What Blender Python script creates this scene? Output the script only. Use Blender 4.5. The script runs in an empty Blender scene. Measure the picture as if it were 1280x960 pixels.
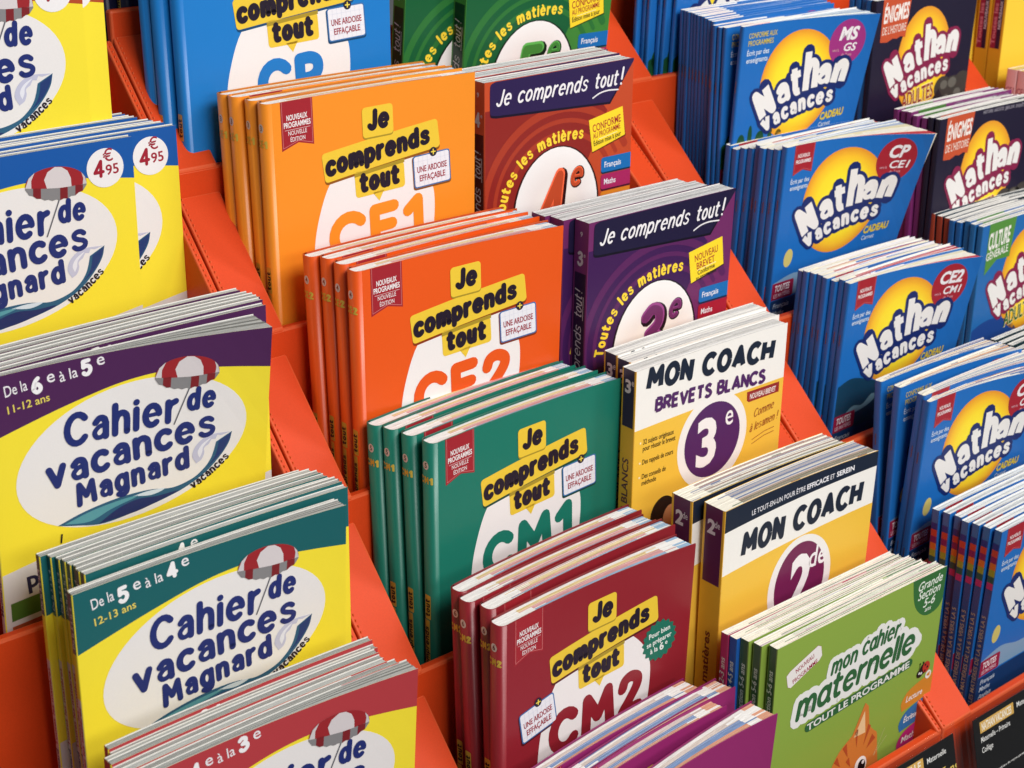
import bpy, bmesh, math, random
from math import sin, cos, pi, radians
from mathutils import Matrix, Vector
from mathutils.geometry import tessellate_polygon
random.seed(7)
S = bpy.context.scene
COL = S.collection

# ------------------------------------------------------------------ camera, world, lamps, exposure
LEAN = Matrix.Rotation(radians(-8), 4, 'X')          # the books lean back on the rack
YAW, PITCH, ROLL, FPX = radians(40.0815), radians(22.6085), radians(0.2940), 2019.18
def camera():
    fwd = Vector((sin(YAW) * cos(PITCH), cos(YAW) * cos(PITCH), -sin(PITCH)))
    right = Vector((cos(YAW), -sin(YAW), 0))
    up = right.cross(fwd)
    r = right * cos(ROLL) + up * sin(ROLL)
    u = -right * sin(ROLL) + up * cos(ROLL)
    m = Matrix((r, u, -fwd)).transposed().to_4x4()
    cd = bpy.data.cameras.new('camera')
    cd.sensor_width = 36
    cd.lens = FPX * 36 / 1280
    cd.clip_start, cd.clip_end = 0.02, 100
    co = bpy.data.objects.new('camera', cd)
    co.matrix_world = LEAN @ m
    cd.dof.use_dof = True
    cd.dof.focus_distance = 1.22
    cd.dof.aperture_fstop = 14
    COL.objects.link(co)
    S.camera = co
camera()
W_ = bpy.data.worlds.new('World'); S.world = W_; W_.use_nodes = True
W_.node_tree.nodes['Background'].inputs[0].default_value = (0.95, 0.97, 1.0, 1)
W_.node_tree.nodes['Background'].inputs[1].default_value = 0.11
def area(name, loc, target, sx, sy, power, col):
    l = bpy.data.lights.new(name, 'AREA'); l.shape = 'RECTANGLE'; l.size = sx; l.size_y = sy
    l.energy = power; l.color = col
    o = bpy.data.objects.new(name, l); o.location = loc
    d = Vector(target) - Vector(loc)
    o.rotation_euler = d.to_track_quat('-Z', 'Y').to_euler()
    COL.objects.link(o)
area('unseen_light', (0.78, -0.55, 1.15), (0.75, 0.85, -0.5), 1.7, 0.6, 47, (1.0, 0.98, 0.95))  # shop ceiling light, overhead and out of view
area('unseen_light', (0.45, -1.25, 0.60), (0.70, 0.85, -0.5), 1.2, 0.5, 15, (1.0, 0.985, 0.96))  # added frontal fill to lift the covers, not a ceiling fixture
area('unseen_light', (2.5, -0.35, 0.85), (1.0, 0.85, -0.5), 0.35, 1.8, 22, (0.98, 0.99, 1.0))  # added tall panel at right, gives covers a sheen and keeps spines darker
S.view_settings.view_transform = 'Standard'
S.view_settings.look = 'None'
S.view_settings.exposure = -0.08
S.view_settings.gamma = 1.0

# ------------------------------------------------------------------ colours and materials
def lin(c):
    out = []
    for v in c[:3]:
        v /= 255
        out.append(v / 12.92 if v <= 0.04045 else ((v + 0.055) / 1.055) ** 2.4)
    return tuple(out)

def base_mat(name):
    m = bpy.data.materials.new(name); m.use_nodes = True
    nt = m.node_tree
    return m, nt, nt.nodes['Principled BSDF']

def ink_material(name, rough, bump, bscale, spec=0.5, coat=0.0, var=0.05, stretch=(1, 1, 1)):
    m, nt, b = base_mat(name)
    N = nt.nodes.new; L = nt.links.new
    at = N('ShaderNodeAttribute'); at.attribute_name = 'ink'
    tc = N('ShaderNodeTexCoord')
    info = N('ShaderNodeObjectInfo')
    add = N('ShaderNodeVectorMath'); add.operation = 'ADD'
    sc = N('ShaderNodeVectorMath'); sc.operation = 'MULTIPLY'; sc.inputs[1].default_value = stretch
    L(tc.outputs['Object'], add.inputs[0])
    rv = N('ShaderNodeMath'); rv.operation = 'MULTIPLY'; rv.inputs[1].default_value = 7.0
    L(info.outputs['Random'], rv.inputs[0]); L(rv.outputs[0], add.inputs[1])
    L(add.outputs[0], sc.inputs[0])
    n1 = N('ShaderNodeTexNoise'); n1.inputs['Scale'].default_value = bscale; n1.inputs['Detail'].default_value = 3
    L(sc.outputs[0], n1.inputs['Vector'])
    n2 = N('ShaderNodeTexNoise'); n2.inputs['Scale'].default_value = 900; n2.inputs['Detail'].default_value = 2
    L(sc.outputs[0], n2.inputs['Vector'])
    mr = N('ShaderNodeMapRange'); mr.inputs['To Min'].default_value = 1 - var; mr.inputs['To Max'].default_value = 1 + var
    L(n2.outputs['Fac'], mr.inputs['Value'])
    mul = N('ShaderNodeVectorMath'); mul.operation = 'MULTIPLY'
    L(at.outputs['Color'], mul.inputs[0]); L(mr.outputs[0], mul.inputs[1])
    L(mul.outputs[0], b.inputs['Base Color'])
    rr = N('ShaderNodeMapRange'); rr.inputs['To Min'].default_value = rough - 0.08; rr.inputs['To Max'].default_value = rough + 0.10
    L(n1.outputs['Fac'], rr.inputs['Value']); L(rr.outputs[0], b.inputs['Roughness'])
    bp = N('ShaderNodeBump'); bp.inputs['Strength'].default_value = bump; bp.inputs['Distance'].default_value = 0.004
    L(n1.outputs['Fac'], bp.inputs['Height']); L(bp.outputs[0], b.inputs['Normal'])
    b.inputs['Specular IOR Level'].default_value = spec
    b.inputs['Coat Weight'].default_value = coat; b.inputs['Coat Roughness'].default_value = 0.25
    return m

M_COVER = ink_material('printed_cover', 0.33, 0.20, 7, 0.45, 0.0, 0.03)
M_PAGE = ink_material('page_edges', 0.8, 0.25, 12, 0.2, 0.0, 0.08, (6, 40, 6))
M_RACK = ink_material('lacquered_card', 0.46, 0.10, 14, 0.22, 0.0, 0.09)
def metal():
    m, nt, b = base_mat('staple_metal')
    b.inputs['Metallic'].default_value = 0.9; b.inputs['Roughness'].default_value = 0.35
    n = nt.nodes.new('ShaderNodeTexNoise'); n.inputs['Scale'].default_value = 400
    r = nt.nodes.new('ShaderNodeValToRGB')
    r.color_ramp.elements[0].color = (0.12, 0.13, 0.15, 1); r.color_ramp.elements[1].color = (0.3, 0.31, 0.33, 1)
    nt.links.new(n.outputs['Fac'], r.inputs[0]); nt.links.new(r.outputs[0], b.inputs['Base Color'])
    return m
M_METAL = metal()
def clear_plastic():
    m, nt, b = base_mat('clear_plastic')
    out = nt.nodes['Material Output']
    tr = nt.nodes.new('ShaderNodeBsdfTransparent'); gl = nt.nodes.new('ShaderNodeBsdfGlossy')
    gl.inputs['Roughness'].default_value = 0.07
    fr = nt.nodes.new('ShaderNodeLayerWeight'); fr.inputs['Blend'].default_value = 0.3
    ff = nt.nodes.new('ShaderNodeMapRange'); ff.inputs['To Min'].default_value = 0.012; ff.inputs['To Max'].default_value = 0.12
    n = nt.nodes.new('ShaderNodeTexNoise'); n.inputs['Scale'].default_value = 16
    tc = nt.nodes.new('ShaderNodeTexCoord'); nt.links.new(tc.outputs['Object'], n.inputs['Vector'])
    bp = nt.nodes.new('ShaderNodeBump'); bp.inputs['Strength'].default_value = 0.12; bp.inputs['Distance'].default_value = 0.01
    nt.links.new(n.outputs['Fac'], bp.inputs['Height']); nt.links.new(bp.outputs[0], gl.inputs['Normal'])
    mx = nt.nodes.new('ShaderNodeMixShader')
    nt.links.new(fr.outputs['Facing'], ff.inputs['Value']); nt.links.new(ff.outputs[0], mx.inputs[0]); nt.links.new(tr.outputs[0], mx.inputs[1]); nt.links.new(gl.outputs[0], mx.inputs[2])
    nt.links.new(mx.outputs[0], out.inputs['Surface'])
    return m
M_CLEAR = clear_plastic()

# ------------------------------------------------------------------ mesh collector: faces with an ink colour per corner
class MB:
    def __init__(s): s.v = []; s.f = []; s.c = []
    def face(s, pts, col):
        i = len(s.v); s.v += [tuple(p) for p in pts]; s.f.append(tuple(range(i, i + len(pts))))
        s.c += col if isinstance(col, list) else [col] * len(pts)
    def box(s, a, b, col):
        x0, y0, z0 = a; x1, y1, z1 = b
        q = lambda *k: s.face([((x0, x1)[i], (y0, y1)[j], (z0, z1)[l]) for i, j, l in k], col)
        q((0,0,0),(1,0,0),(1,0,1),(0,0,1)); q((1,1,0),(0,1,0),(0,1,1),(1,1,1)); q((0,1,0),(0,0,0),(0,0,1),(0,1,1))
        q((1,0,0),(1,1,0),(1,1,1),(1,0,1)); q((0,0,1),(1,0,1),(1,1,1),(0,1,1)); q((0,1,0),(1,1,0),(1,0,0),(0,0,0))
    def mesh(s, name, mat, weld=0, smooth=False):
        me = bpy.data.meshes.new(name); me.from_pydata(s.v, [], s.f)
        a = me.color_attributes.new('ink', 'FLOAT_COLOR', 'CORNER')
        flat = []
        for c in s.c: flat += [c[0], c[1], c[2], 1.0]
        a.data.foreach_set('color', flat)
        me.materials.append(mat)
        if weld:
            bm = bmesh.new(); bm.from_mesh(me); bmesh.ops.remove_doubles(bm, verts=bm.verts, dist=weld); bm.to_mesh(me); bm.free()
        if smooth: me.polygons.foreach_set('use_smooth', [True] * len(me.polygons))
        me.update(); return me
def link(name, me, parent=None):
    o = bpy.data.objects.new(name, me); COL.objects.link(o)
    if parent: o.parent = parent
    return o
def thing(name, label, cat, group=None):
    o = bpy.data.objects.new(name, None); COL.objects.link(o)
    o.empty_display_size = 0.02
    o['label'] = label; o['category'] = cat
    if group: o['group'] = group
    return o

# ------------------------------------------------------------------ lettering
def E_(cx, cy, rx, ry, a0=0, a1=360, n=22):
    k = max(6, int(n * abs(a1 - a0) / 360))
    return [(cx + rx * cos(radians(a0 + (a1 - a0) * i / k)), cy + ry * sin(radians(a0 + (a1 - a0) * i / k))) for i in range(k + 1)]
def C_(*p, n=5):
    p = [Vector(q) for q in p]; q = [p[0] * 2 - p[1]] + p + [p[-1] * 2 - p[-2]]; out = []
    for i in range(1, len(q) - 2):
        a, b, c, d = q[i - 1:i + 3]
        for k in range(n):
            t = k / n
            out.append(tuple(0.5 * ((2 * b) + (c - a) * t + (2 * a - 5 * b + 4 * c - d) * t * t + (3 * b - a - 3 * c + d) * t ** 3)))
    out.append(tuple(p[-1])); return out
A2 = C_((.05, .56), (.2, .69), (.37, .64), (.44, .47)) + [(.44, 0)]
A2b = C_((.44, .4), (.2, .4), (.02, .22), (.1, .03), (.29, .02), (.44, .17))
O_ = E_(.25, .35, .25, .35)
ARCH = C_((0, .42), (.1, .63), (.26, .7), (.41, .6), (.45, .42)) + [(.45, 0)]
EE = E_(.26, .35, .26, .35, 4, 308)
G = {  # width, strokes
 'a': (.44, [A2, A2b]), '@': (.5, [O_, [(.5, .7), (.5, .12), (.58, .0)]]), 'c': (.44, [E_(.27, .35, .27, .35, 48, 312)]),
 'd': (.5, [O_, [(.5, 0), (.5, 1)]]), 'e': (.52, [[(.02, .37), (.51, .37)], EE]), 'h': (.45, [[(0, 0), (0, 1)], ARCH]),
 'i': (0, [[(0, 0), (0, .7)], [(0, .95), (.001, .96)]]), 'n': (.45, [[(0, 0), (0, .7)], ARCH]), 'l': (0, [[(0, 0), (0, 1)]]),
 'm': (.8, [[(0, 0), (0, .7)], C_((0, .42), (.09, .63), (.22, .7), (.35, .6), (.4, .42)) + [(.4, 0)], C_((.4, .42), (.49, .63), (.62, .7), (.75, .6), (.8, .42)) + [(.8, 0)]]),
 'r': (.28, [[(0, 0), (0, .7)], C_((0, .4), (.08, .6), (.28, .69))]), 'v': (.5, [[(0, .7), (.25, 0), (.5, .7)]]),
 's': (.46, [C_((.43, .59), (.33, .68), (.18, .7), (.05, .62), (.06, .48), (.2, .38), (.36, .31), (.45, .2), (.4, .06), (.25, 0), (.1, .02), (0, .11))]),
 'g': (.5, [O_, [(.5, .7), (.5, -.05)] + C_((.5, -.05), (.42, -.24), (.22, -.29), (.03, -.2))]),
 'p': (.5, [[(0, .7), (0, -.28)], O_]), 'o': (.5, [O_]), 't': (.36, [[(.13, .95), (.13, .2)] + C_((.13, .2), (.2, .03), (.36, .03)), [(0, .7), (.34, .7)]]),
 'u': (.45, [[(0, .7), (0, .25)] + C_((0, .25), (.08, .06), (.22, 0), (.38, .08), (.45, .25)), [(.45, .7), (.45, 0)]]),
 'C': (.66, [E_(.38, .5, .38, .5, 42, 318)]), 'M': (.8, [[(0, 0), (.06, 1), (.4, .35), (.74, 1), (.8, 0)]]),
 'P': (.5, [[(0, 0), (0, 1)], C_((0, 1), (.3, 1), (.48, .87), (.48, .62), (.3, .47), (0, .46))]),
 'E': (.48, [[(.48, 1), (0, 1), (0, 0), (.48, 0)], [(0, .52), (.42, .52)]]), 'T': (.56, [[(0, 1), (.56, 1)], [(.28, 1), (.28, 0)]]),
 'J': (.4, [[(.4, 1), (.4, .3)] + C_((.4, .3), (.34, .05), (.16, 0), (0, .14))]), 'N': (.56, [[(0, 0), (0, 1), (.56, 0), (.56, 1)]]),
 '1': (.26, [[(0, .74), (.26, 1), (.26, 0)]]), '2': (.54, [C_((.02, .72), (.1, .93), (.3, 1), (.5, .88), (.5, .66), (.3, .35), (.02, .02)) + [(.54, 0)]]),
 '3': (.52, [C_((.03, .88), (.22, 1), (.45, .92), (.46, .7), (.2, .54)), C_((.2, .54), (.5, .45), (.53, .2), (.3, 0), (.1, .02), (0, .14))]),
 '4': (.56, [[(.42, 0), (.42, 1), (0, .28), (.58, .28)]]), '5': (.5, [[(.48, 1), (.08, 1), (.04, .56)] + C_((.04, .56), (.25, .63), (.48, .5), (.5, .22), (.3, 0), (.1, .02), (0, .13))]),
 '6': (.5, [C_((.42, .98), (.2, .8), (.03, .45), (.03, .2), (.22, 0), (.45, .1), (.5, .32), (.35, .55), (.15, .5), (.03, .28))]),
 '!': (0, [[(0, 1), (0, .32)], [(0, .03), (.001, .02)]]), '-': (.3, [[(0, .36), (.3, .36)]]),
 ' ': (.2, [])}
G['7'] = (.5, [[(0, 1), (.5, 1), (.16, 0)]]); G['G'] = (.68, [E_(.38, .5, .38, .5, 42, 340) + [(.74, .45), (.45, .45)]])
G['S'] = (.5, [C_((.48, .86), (.26, 1), (.04, .86), (.1, .62), (.38, .44), (.5, .22), (.34, .02), (.14, .0), (0, .13))])
G['O'] = (.7, [E_(.35, .5, .35, .5)]); G['A'] = (.66, [[(0, 0), (.33, 1), (.66, 0)], [(.12, .3), (.54, .3)]]); G['H'] = (.6, [[(0, 0), (0, 1)], [(.6, 0), (.6, 1)], [(0, .5), (.6, .5)]])
G['B'] = (.52, [[(0, 0), (0, 1)], [(0, 1)] + C_((.2, 1), (.42, .95), (.46, .76), (.36, .56), (.2, .53)) + [(0, .53)], [(0, .53)] + C_((.2, .53), (.46, .47), (.53, .26), (.42, .04), (.2, 0)) + [(0, 0)]])
G['R'] = (.54, [[(0, 0), (0, 1)], [(0, 1)] + C_((.2, 1), (.44, .94), (.5, .73), (.4, .52), (.2, .47)) + [(0, .47)], [(.26, .47), (.54, 0)]]); G['V'] = (.62, [[(0, 1), (.31, 0), (.62, 1)]]); G['L'] = (.42, [[(0, 1), (0, 0), (.44, 0)]])
G['+'] = (.52, [[(.2, .95), (.2, .2)] + C_((.2, .2), (.27, .04), (.44, .04)), [(-.02, .68), (.52, .68)]])
G['9'] = (.5, [[(.5 - x, 1 - y) for x, y in G['6'][1][0]]])
G['è'] = (.52, G['e'][1] + [[(.16, 1.0), (.32, .86)]]); G['é'] = (.52, G['e'][1] + [[(.18, .86), (.34, 1.0)]])
G['à'] = (.44, G['a'][1] + [[(.12, 1.0), (.28, .86)]])
def capfan(p, w, a0=0, n=10): return [(p[0] + w / 2 * cos(2 * pi * i / n + a0), p[1] + w / 2 * sin(2 * pi * i / n + a0)) for i in range(n)]
def stroke_polys(pts, w, caps=True):
    """a polyline as convex polygons: one quad per segment with mitred joints, a disc at each end and each sharp corner"""
    out = []; P = [Vector(p) for p in pts]
    P = [p for i, p in enumerate(P) if i == 0 or (p - P[i - 1]).length > 1e-6]
    if len(P) < 2: return [capfan(pts[0], w)]
    D = [(P[i + 1] - P[i]).normalized() for i in range(len(P) - 1)]
    nrm = lambda d: Vector((-d.y, d.x))
    left = []; right = []
    for i, p in enumerate(P):
        if i == 0 or i == len(P) - 1:
            n = nrm(D[0] if i == 0 else D[-1]); out += [capfan(p, w, math.atan2(n.y, n.x))] if caps else []
            left.append([p + n * w / 2] * 2); right.append([p - n * w / 2] * 2)
        else:
            a, b = D[i - 1], D[i]
            if a.dot(b) > 0.75:
                n = (nrm(a) + nrm(b)).normalized(); k = w / 2 / max(.5, n.dot(nrm(a)))
                left.append([p + n * k] * 2); right.append([p - n * k] * 2)
            else:
                out.append(capfan(p, w)); na, nb = nrm(a), nrm(b)
                left.append([p + na * w / 2, p + nb * w / 2]); right.append([p - na * w / 2, p - nb * w / 2])
    for i in range(len(P) - 1):
        q = [tuple(right[i][1]), tuple(right[i + 1][0]), tuple(left[i + 1][0]), tuple(left[i][1])]
        tw = [(q[(j + 1) % 4][0] - q[j][0]) * (q[(j + 2) % 4][1] - q[(j + 1) % 4][1]) - (q[(j + 1) % 4][1] - q[j][1]) * (q[(j + 2) % 4][0] - q[(j + 1) % 4][0]) for j in range(4)]
        out += [q] if min(tw) >= 0 or max(tw) <= 0 else [q[:3], [q[0], q[2], q[3]]]
    return out
THIN = {('e', 0): .62, ('a', 1): .74, ('s', 0): .78, ('è', 0): .62, ('è', 2): .8, ('é', 2): .8}
def stext_len(t, w, gap=.12):
    return sum(G[c][0] + w + gap for c in t) - gap
_fc = {}
def bfont(text, bold=0.0):
    """built-in type as flat triangles, cap height about 1 -> list of polygons and the width"""
    k = (text, bold)
    if k in _fc: return _fc[k]
    c = bpy.data.curves.new('type', 'FONT'); c.body = text; c.size = 1.4; c.resolution_u = 3; c.offset = bold; c.fill_mode = 'FRONT'
    o = bpy.data.objects.new('type', c); COL.objects.link(o)
    dg = bpy.context.evaluated_depsgraph_get(); me = o.evaluated_get(dg).to_mesh()
    polys = [[(me.vertices[i].co.x, me.vertices[i].co.y) for i in p.vertices] for p in me.polygons]
    o.evaluated_get(dg).to_mesh_clear(); bpy.data.objects.remove(o); bpy.data.curves.remove(c)
    xs = [q[0] for p in polys for q in p] or [0]
    x0 = min(xs); wd = max(xs) - x0
    _fc[k] = ([[(x - x0, y) for x, y in p] for p in polys], wd); return _fc[k]

# ------------------------------------------------------------------ flat artwork, in millimetres: x to the right, d down from the top
LV = 0.00007
class Art:
    def __init__(s): s.p = []; s.k = 0
    def add(s, pts, col, lv, sub=0):
        s.p.append((pts, col, lv * LV + sub))
    def poly(s, pts, col, lv=1, holes=()):
        col = lin(col)
        if holes or len(pts) > 4:
            al = [pts] + list(holes); flat = [q for l in al for q in l]
            for t in tessellate_polygon([[Vector((q[0], q[1], 0)) for q in l] for l in al]): s.add([flat[i] for i in t], col, lv)
        else: s.add(list(pts), col, lv)
    def fan(s, pts, col, lv): s.add(list(pts), lin(col), lv)
    def ell(s, cx, cd, rx, rd, col, lv=1, rot=0, a0=0, a1=360, n=40):
        c, q = cos(radians(rot)), sin(radians(rot)); pts = []
        for x, y in E_(0, 0, rx, rd, a0, a1, n)[:-1 if a1 - a0 == 360 else None]: pts.append((cx + x * c + y * q, cd + x * q * -1 + y * c))
        s.poly(pts, col, lv)
    def ring_grad(s, cx, cd, rx, rd, cols, lv, hx=0, hd=0, n=40):
        """an ellipse shaded by rings of ink from the middle out"""
        m = len(cols) - 1
        for k in range(m):
            r0, r1 = k / m, (k + 1) / m; c0, c1 = lin(cols[k]), lin(cols[k + 1])
            for i in range(n):
                a, b = 2 * pi * i / n, 2 * pi * (i + 1) / n
                P = lambda r, t: (cx + hx * (1 - r) + rx * r * cos(t), cd + hd * (1 - r) + rd * r * sin(t))
                if k == 0: s.add([P(0, 0), P(r1, a), P(r1, b)], [c0, c1, c1], lv)
                else: s.add([P(r0, a), P(r1, a), P(r1, b), P(r0, b)], [c0, c1, c1, c0], lv)
    def rrect(s, x, d, w, h, r, col, lv=1, rot=0, skew=0, grid=None):
        pts = []
        for cx, cy, a in ((w - r, r, -90), (w - r, h - r, 0), (r, h - r, 90), (r, r, 180)):
            for i in range(5): t = radians(a + 22.5 * i); pts.append((cx + r * cos(t), cy + r * sin(t)))
        s.poly([s.tf(px, py, x, d, rot, skew) for px, py in pts], col, lv)
    def tf(s, px, py, x, d, rot, skew=0):
        c, q = cos(radians(rot)), sin(radians(rot)); px += skew * -py
        return (x + px * c + py * q, d - px * q + py * c)
    def stroke(s, pts, w, col, lv=2, caps=True):
        s.k += 1
        for i, p in enumerate(stroke_polys(pts, w, caps)): s.add(p, lin(col), lv, ((s.k % 9) * 7 + i % 7) * 0.000001)
    def stext(s, t, x, d, h, w, col, lv=2, sx=1.0, slant=0.0, rot=0, gap=.12, out=None, path=None, align='l', fit=None, caps=True):
        """rounded lettering; out = (extra width, colour) of an outline; path = Bezier baseline (p0, ctrl, p1)"""
        w = w / h
        tot = stext_len(t, w / sx, gap)
        if fit: sx = sx * fit / (tot * h * sx)
        tot = stext_len(t, w / sx, gap)
        if path:
            p0, p1, p2 = [Vector(q) for q in path]; smp = [p0 * (1 - u) ** 2 + p1 * 2 * u * (1 - u) + p2 * u * u for u in [i / 40 for i in range(41)]]
            acc = [0]
            for i in range(40): acc.append(acc[-1] + (smp[i + 1] - smp[i]).length)
            sx = acc[-1] / (tot * h); tot = stext_len(t, w / sx, gap); sx = acc[-1] / (tot * h)
            def at(l):
                l = max(0, min(acc[-1] * .9999, l)); i = max(k for k in range(40) if acc[k] <= l)
                dv = (smp[i + 1] - smp[i]); f = (l - acc[i]) / max(dv.length, 1e-9); return smp[i] + dv * f, dv.normalized()
        cur = w / sx / 2; ox = {'l': 0, 'c': -tot / 2, 'r': -tot}[align]
        for ch in t:
            gw, st = G[ch]
            if path: pc, dv = at((cur + gw / 2) * h * sx)
            for ki, sk in enumerate(st):
                tk = THIN.get((ch, ki), 1)
                pts = []
                for gx, gy in sk:
                    lx = (gx * sx + slant * gy) * h; ly = gy * h
                    if path:
                        lx -= gw * sx * h / 2; q = pc + dv * lx + Vector((dv.y, -dv.x)) * ly; pts.append((q.x, q.y))
                    else: pts.append(s.tf(lx + (cur + ox) * h * sx, -ly, x, d, rot))
                if out: s.stroke(pts, w * h + out[0], out[1], lv)
                s.stroke(pts, w * h * tk, col, lv + 1, caps)
            cur += gw + w / sx + gap
    def text(s, t, x, d, h, col, lv=2, sx=1.0, slant=0.0, rot=0, bold=0.03, align='l', fit=None):
        polys, wd = bfont(t, round(bold * (.5 if h < 10 else .8), 4))
        if fit: sx = fit / (wd * h)
        ox = {'l': 0, 'c': -wd / 2, 'r': -wd}[align]; c = lin(col)
        for p in polys: s.add([s.tf(((q[0] + ox) * sx + slant * q[1]) * h, -q[1] * h, x, d, rot) for q in p], c, lv)

def cut(pts, cols, ax, val):
    lo, hi, lc, hc = [], [], [], []
    n = len(pts)
    for i in range(n):
        p, q = pts[i], pts[(i + 1) % n]; c, e = cols[i], cols[(i + 1) % n]
        if p[ax] <= val + 1e-7: lo.append(p); lc.append(c)
        if p[ax] >= val - 1e-7: hi.append(p); hc.append(c)
        if (p[ax] < val - 1e-7 and q[ax] > val + 1e-7) or (p[ax] > val + 1e-7 and q[ax] < val - 1e-7):
            t = (val - p[ax]) / (q[ax] - p[ax]); r = tuple(p[k] + (q[k] - p[k]) * t for k in (0, 1)); rc = tuple(c[k] + (e[k] - c[k]) * t for k in range(3))
            lo.append(r); hi.append(r); lc.append(rc); hc.append(rc)
    return (lo, lc), (hi, hc)
def slices(pts, cols, ax, step):
    a, b = min(p[ax] for p in pts), max(p[ax] for p in pts); out = []; rest = (pts, cols)
    k = math.floor(a / step + 1e-6) + 1
    while k * step < b - 1e-6 and len(rest[0]) > 2:
        l, rest = cut(rest[0], rest[1], ax, k * step)
        if len(l[0]) > 2: out.append(l)
        k += 1
    if len(rest[0]) > 2: out.append(rest)
    return out
def clip_rect(pts, cols, W, H):
    for ax, v, keep in ((0, 0, 1), (0, W, 0), (1, 0, 1), (1, H, 0)):
        if len(pts) < 3: return None
        if all((p[ax] >= v) if keep else (p[ax] <= v) for p in pts): continue
        pts, cols = cut(pts, cols, ax, v)[keep]
    return (pts, cols) if len(pts) > 2 else None

# ------------------------------------------------------------------ one book = front cover, spine, back cover, page block (+ staples)
class Kind:
    """size in mm, artwork and page style of one title"""
    def __init__(s, **k):
        s.bow = 0.0; s.r = 0.6; s.tc = 0.35; s.over = 0.4; s.lens = 0; s.rim = None; s.n = 6; s.staples = (); s.spine = None; s.spine_col = None; s.back = None; s.inner = (236, 232, 226)
        s.noun = 'workbook'; s.__dict__.update(k); s.cache = {}

def deform(k, x, z, F):
    t = max(0, x / k.W); q = max(0, z / k.H) ** 1.5
    f = F * q
    return (x - 0.6667 * f * f / k.W * t ** 3, -f * t * t + 4 * k.bow * t * (1 - t) * max(0, z / k.H))

def cut_line(pts, cols, g):
    lo, hi, lc, hc = [], [], [], []
    v = [g(p) for p in pts]; n = len(pts)
    for i in range(n):
        p, q, c, e, a, b = pts[i], pts[(i + 1) % n], cols[i], cols[(i + 1) % n], v[i], v[(i + 1) % n]
        if a <= 1e-9: lo.append(p); lc.append(c)
        if a >= -1e-9: hi.append(p); hc.append(c)
        if (a < -1e-9 and b > 1e-9) or (a > 1e-9 and b < -1e-9):
            t = a / (a - b); r = tuple(p[k] + (q[k] - p[k]) * t for k in (0, 1)); rc = tuple(c[k] + (e[k] - c[k]) * t for k in range(3))
            lo.append(r); hi.append(r); lc.append(rc); hc.append(rc)
    return [x for x in ((lo, lc), (hi, hc)) if len(x[0]) > 2]
def front_mesh(k, F):
    W, H, mb = k.W, k.H, MB()
    NX, NZ = 12, 10
    curved = F or k.bow
    stx = W / NX if curved else W / 2; stz = H / NZ if curved else H
    f0 = k.front
    node = {(i, j): deform(k, W * i / NX, H - H * j / NZ, F) for i in range(NX + 1) for j in range(NZ + 1)}
    def bend(x, d):
        if not curved: return x, 0.0
        u, v = min(max(x / W * NX, 0), NX), min(max(d / H * NZ, 0), NZ); i, j = min(int(u), NX - 1), min(int(v), NZ - 1); u -= i; v -= j
        a, b, c, e = node[i, j], node[i + 1, j], node[i + 1, j + 1], node[i, j + 1]
        w = (1 - u, u - v, v, 0) if u >= v else (1 - v, 0, u, v - u)
        return tuple(a[m] * w[0] + b[m] * w[1] + c[m] * w[2] + e[m] * w[3] for m in (0, 1))
    def put(pts, cols, off, y0=0, flip=False):
        out = []
        for x, d in pts:
            z = H - d; xx, yy = bend(x, d); out.append((xx / 1000, (yy + y0) / 1000 - off, z / 1000))
        n = sum(out[i - 1][0] * out[i][2] - out[i][0] * out[i - 1][2] for i in range(len(out)))
        if (n < 0) != flip: out.reverse(); cols = cols[::-1]
        mb.face(out, list(cols))
    def layer(pts, col, off, y0=0, flip=False):
        cols = col if isinstance(col, list) else [col] * len(pts)
        c = clip_rect(pts, cols, W, H)
        if not c: return
        parts = [c] if not curved else [b for a in slices(c[0], c[1], 0, stx) for b in slices(a[0], a[1], 1, stz)]
        for p, cc in parts:
            if not curved: put(p, cc, off, y0, flip); continue
            cx = sum(q[0] for q in p) / len(p); cd = sum(q[1] for q in p) / len(p); i, j = int(cx / stx), int(cd / stz)
            for q, qc in cut_line(p, cc, lambda q: (q[0] / stx - i) - (q[1] / stz - j)): put(q, qc, off, y0, flip)
    full = [(0, 0), (W, 0), (W, H), (0, H)]
    layer(full, lin(k.base), 0)
    layer(full, lin(k.inner), 0, k.tc, True)
    rim = lin(k.rim or k.base)
    for i in range(12):
        a, b = W * i / 12, W * (i + 1) / 12
        (ax, ay), (bx, by) = deform(k, a, H, F), deform(k, b, H, F)
        mb.face([(ax / 1000, ay / 1000, H / 1000), (bx / 1000, by / 1000, H / 1000), (bx / 1000, (by + k.tc) / 1000, H / 1000), (ax / 1000, (ay + k.tc) / 1000, H / 1000)], rim)
    for i in range(10):
        a, b = H * i / 10, H * (i + 1) / 10
        (ax, ay), (bx, by) = deform(k, W, a, F), deform(k, W, b, F)
        mb.face([(ax / 1000, ay / 1000, a / 1000), (ax / 1000, (ay + k.tc) / 1000, a / 1000), (bx / 1000, (by + k.tc) / 1000, b / 1000), (bx / 1000, by / 1000, b / 1000)], rim)
    for pts, col, off in f0.p: layer(pts, col, off)
    return mb.mesh('front_cover', M_COVER)

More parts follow.
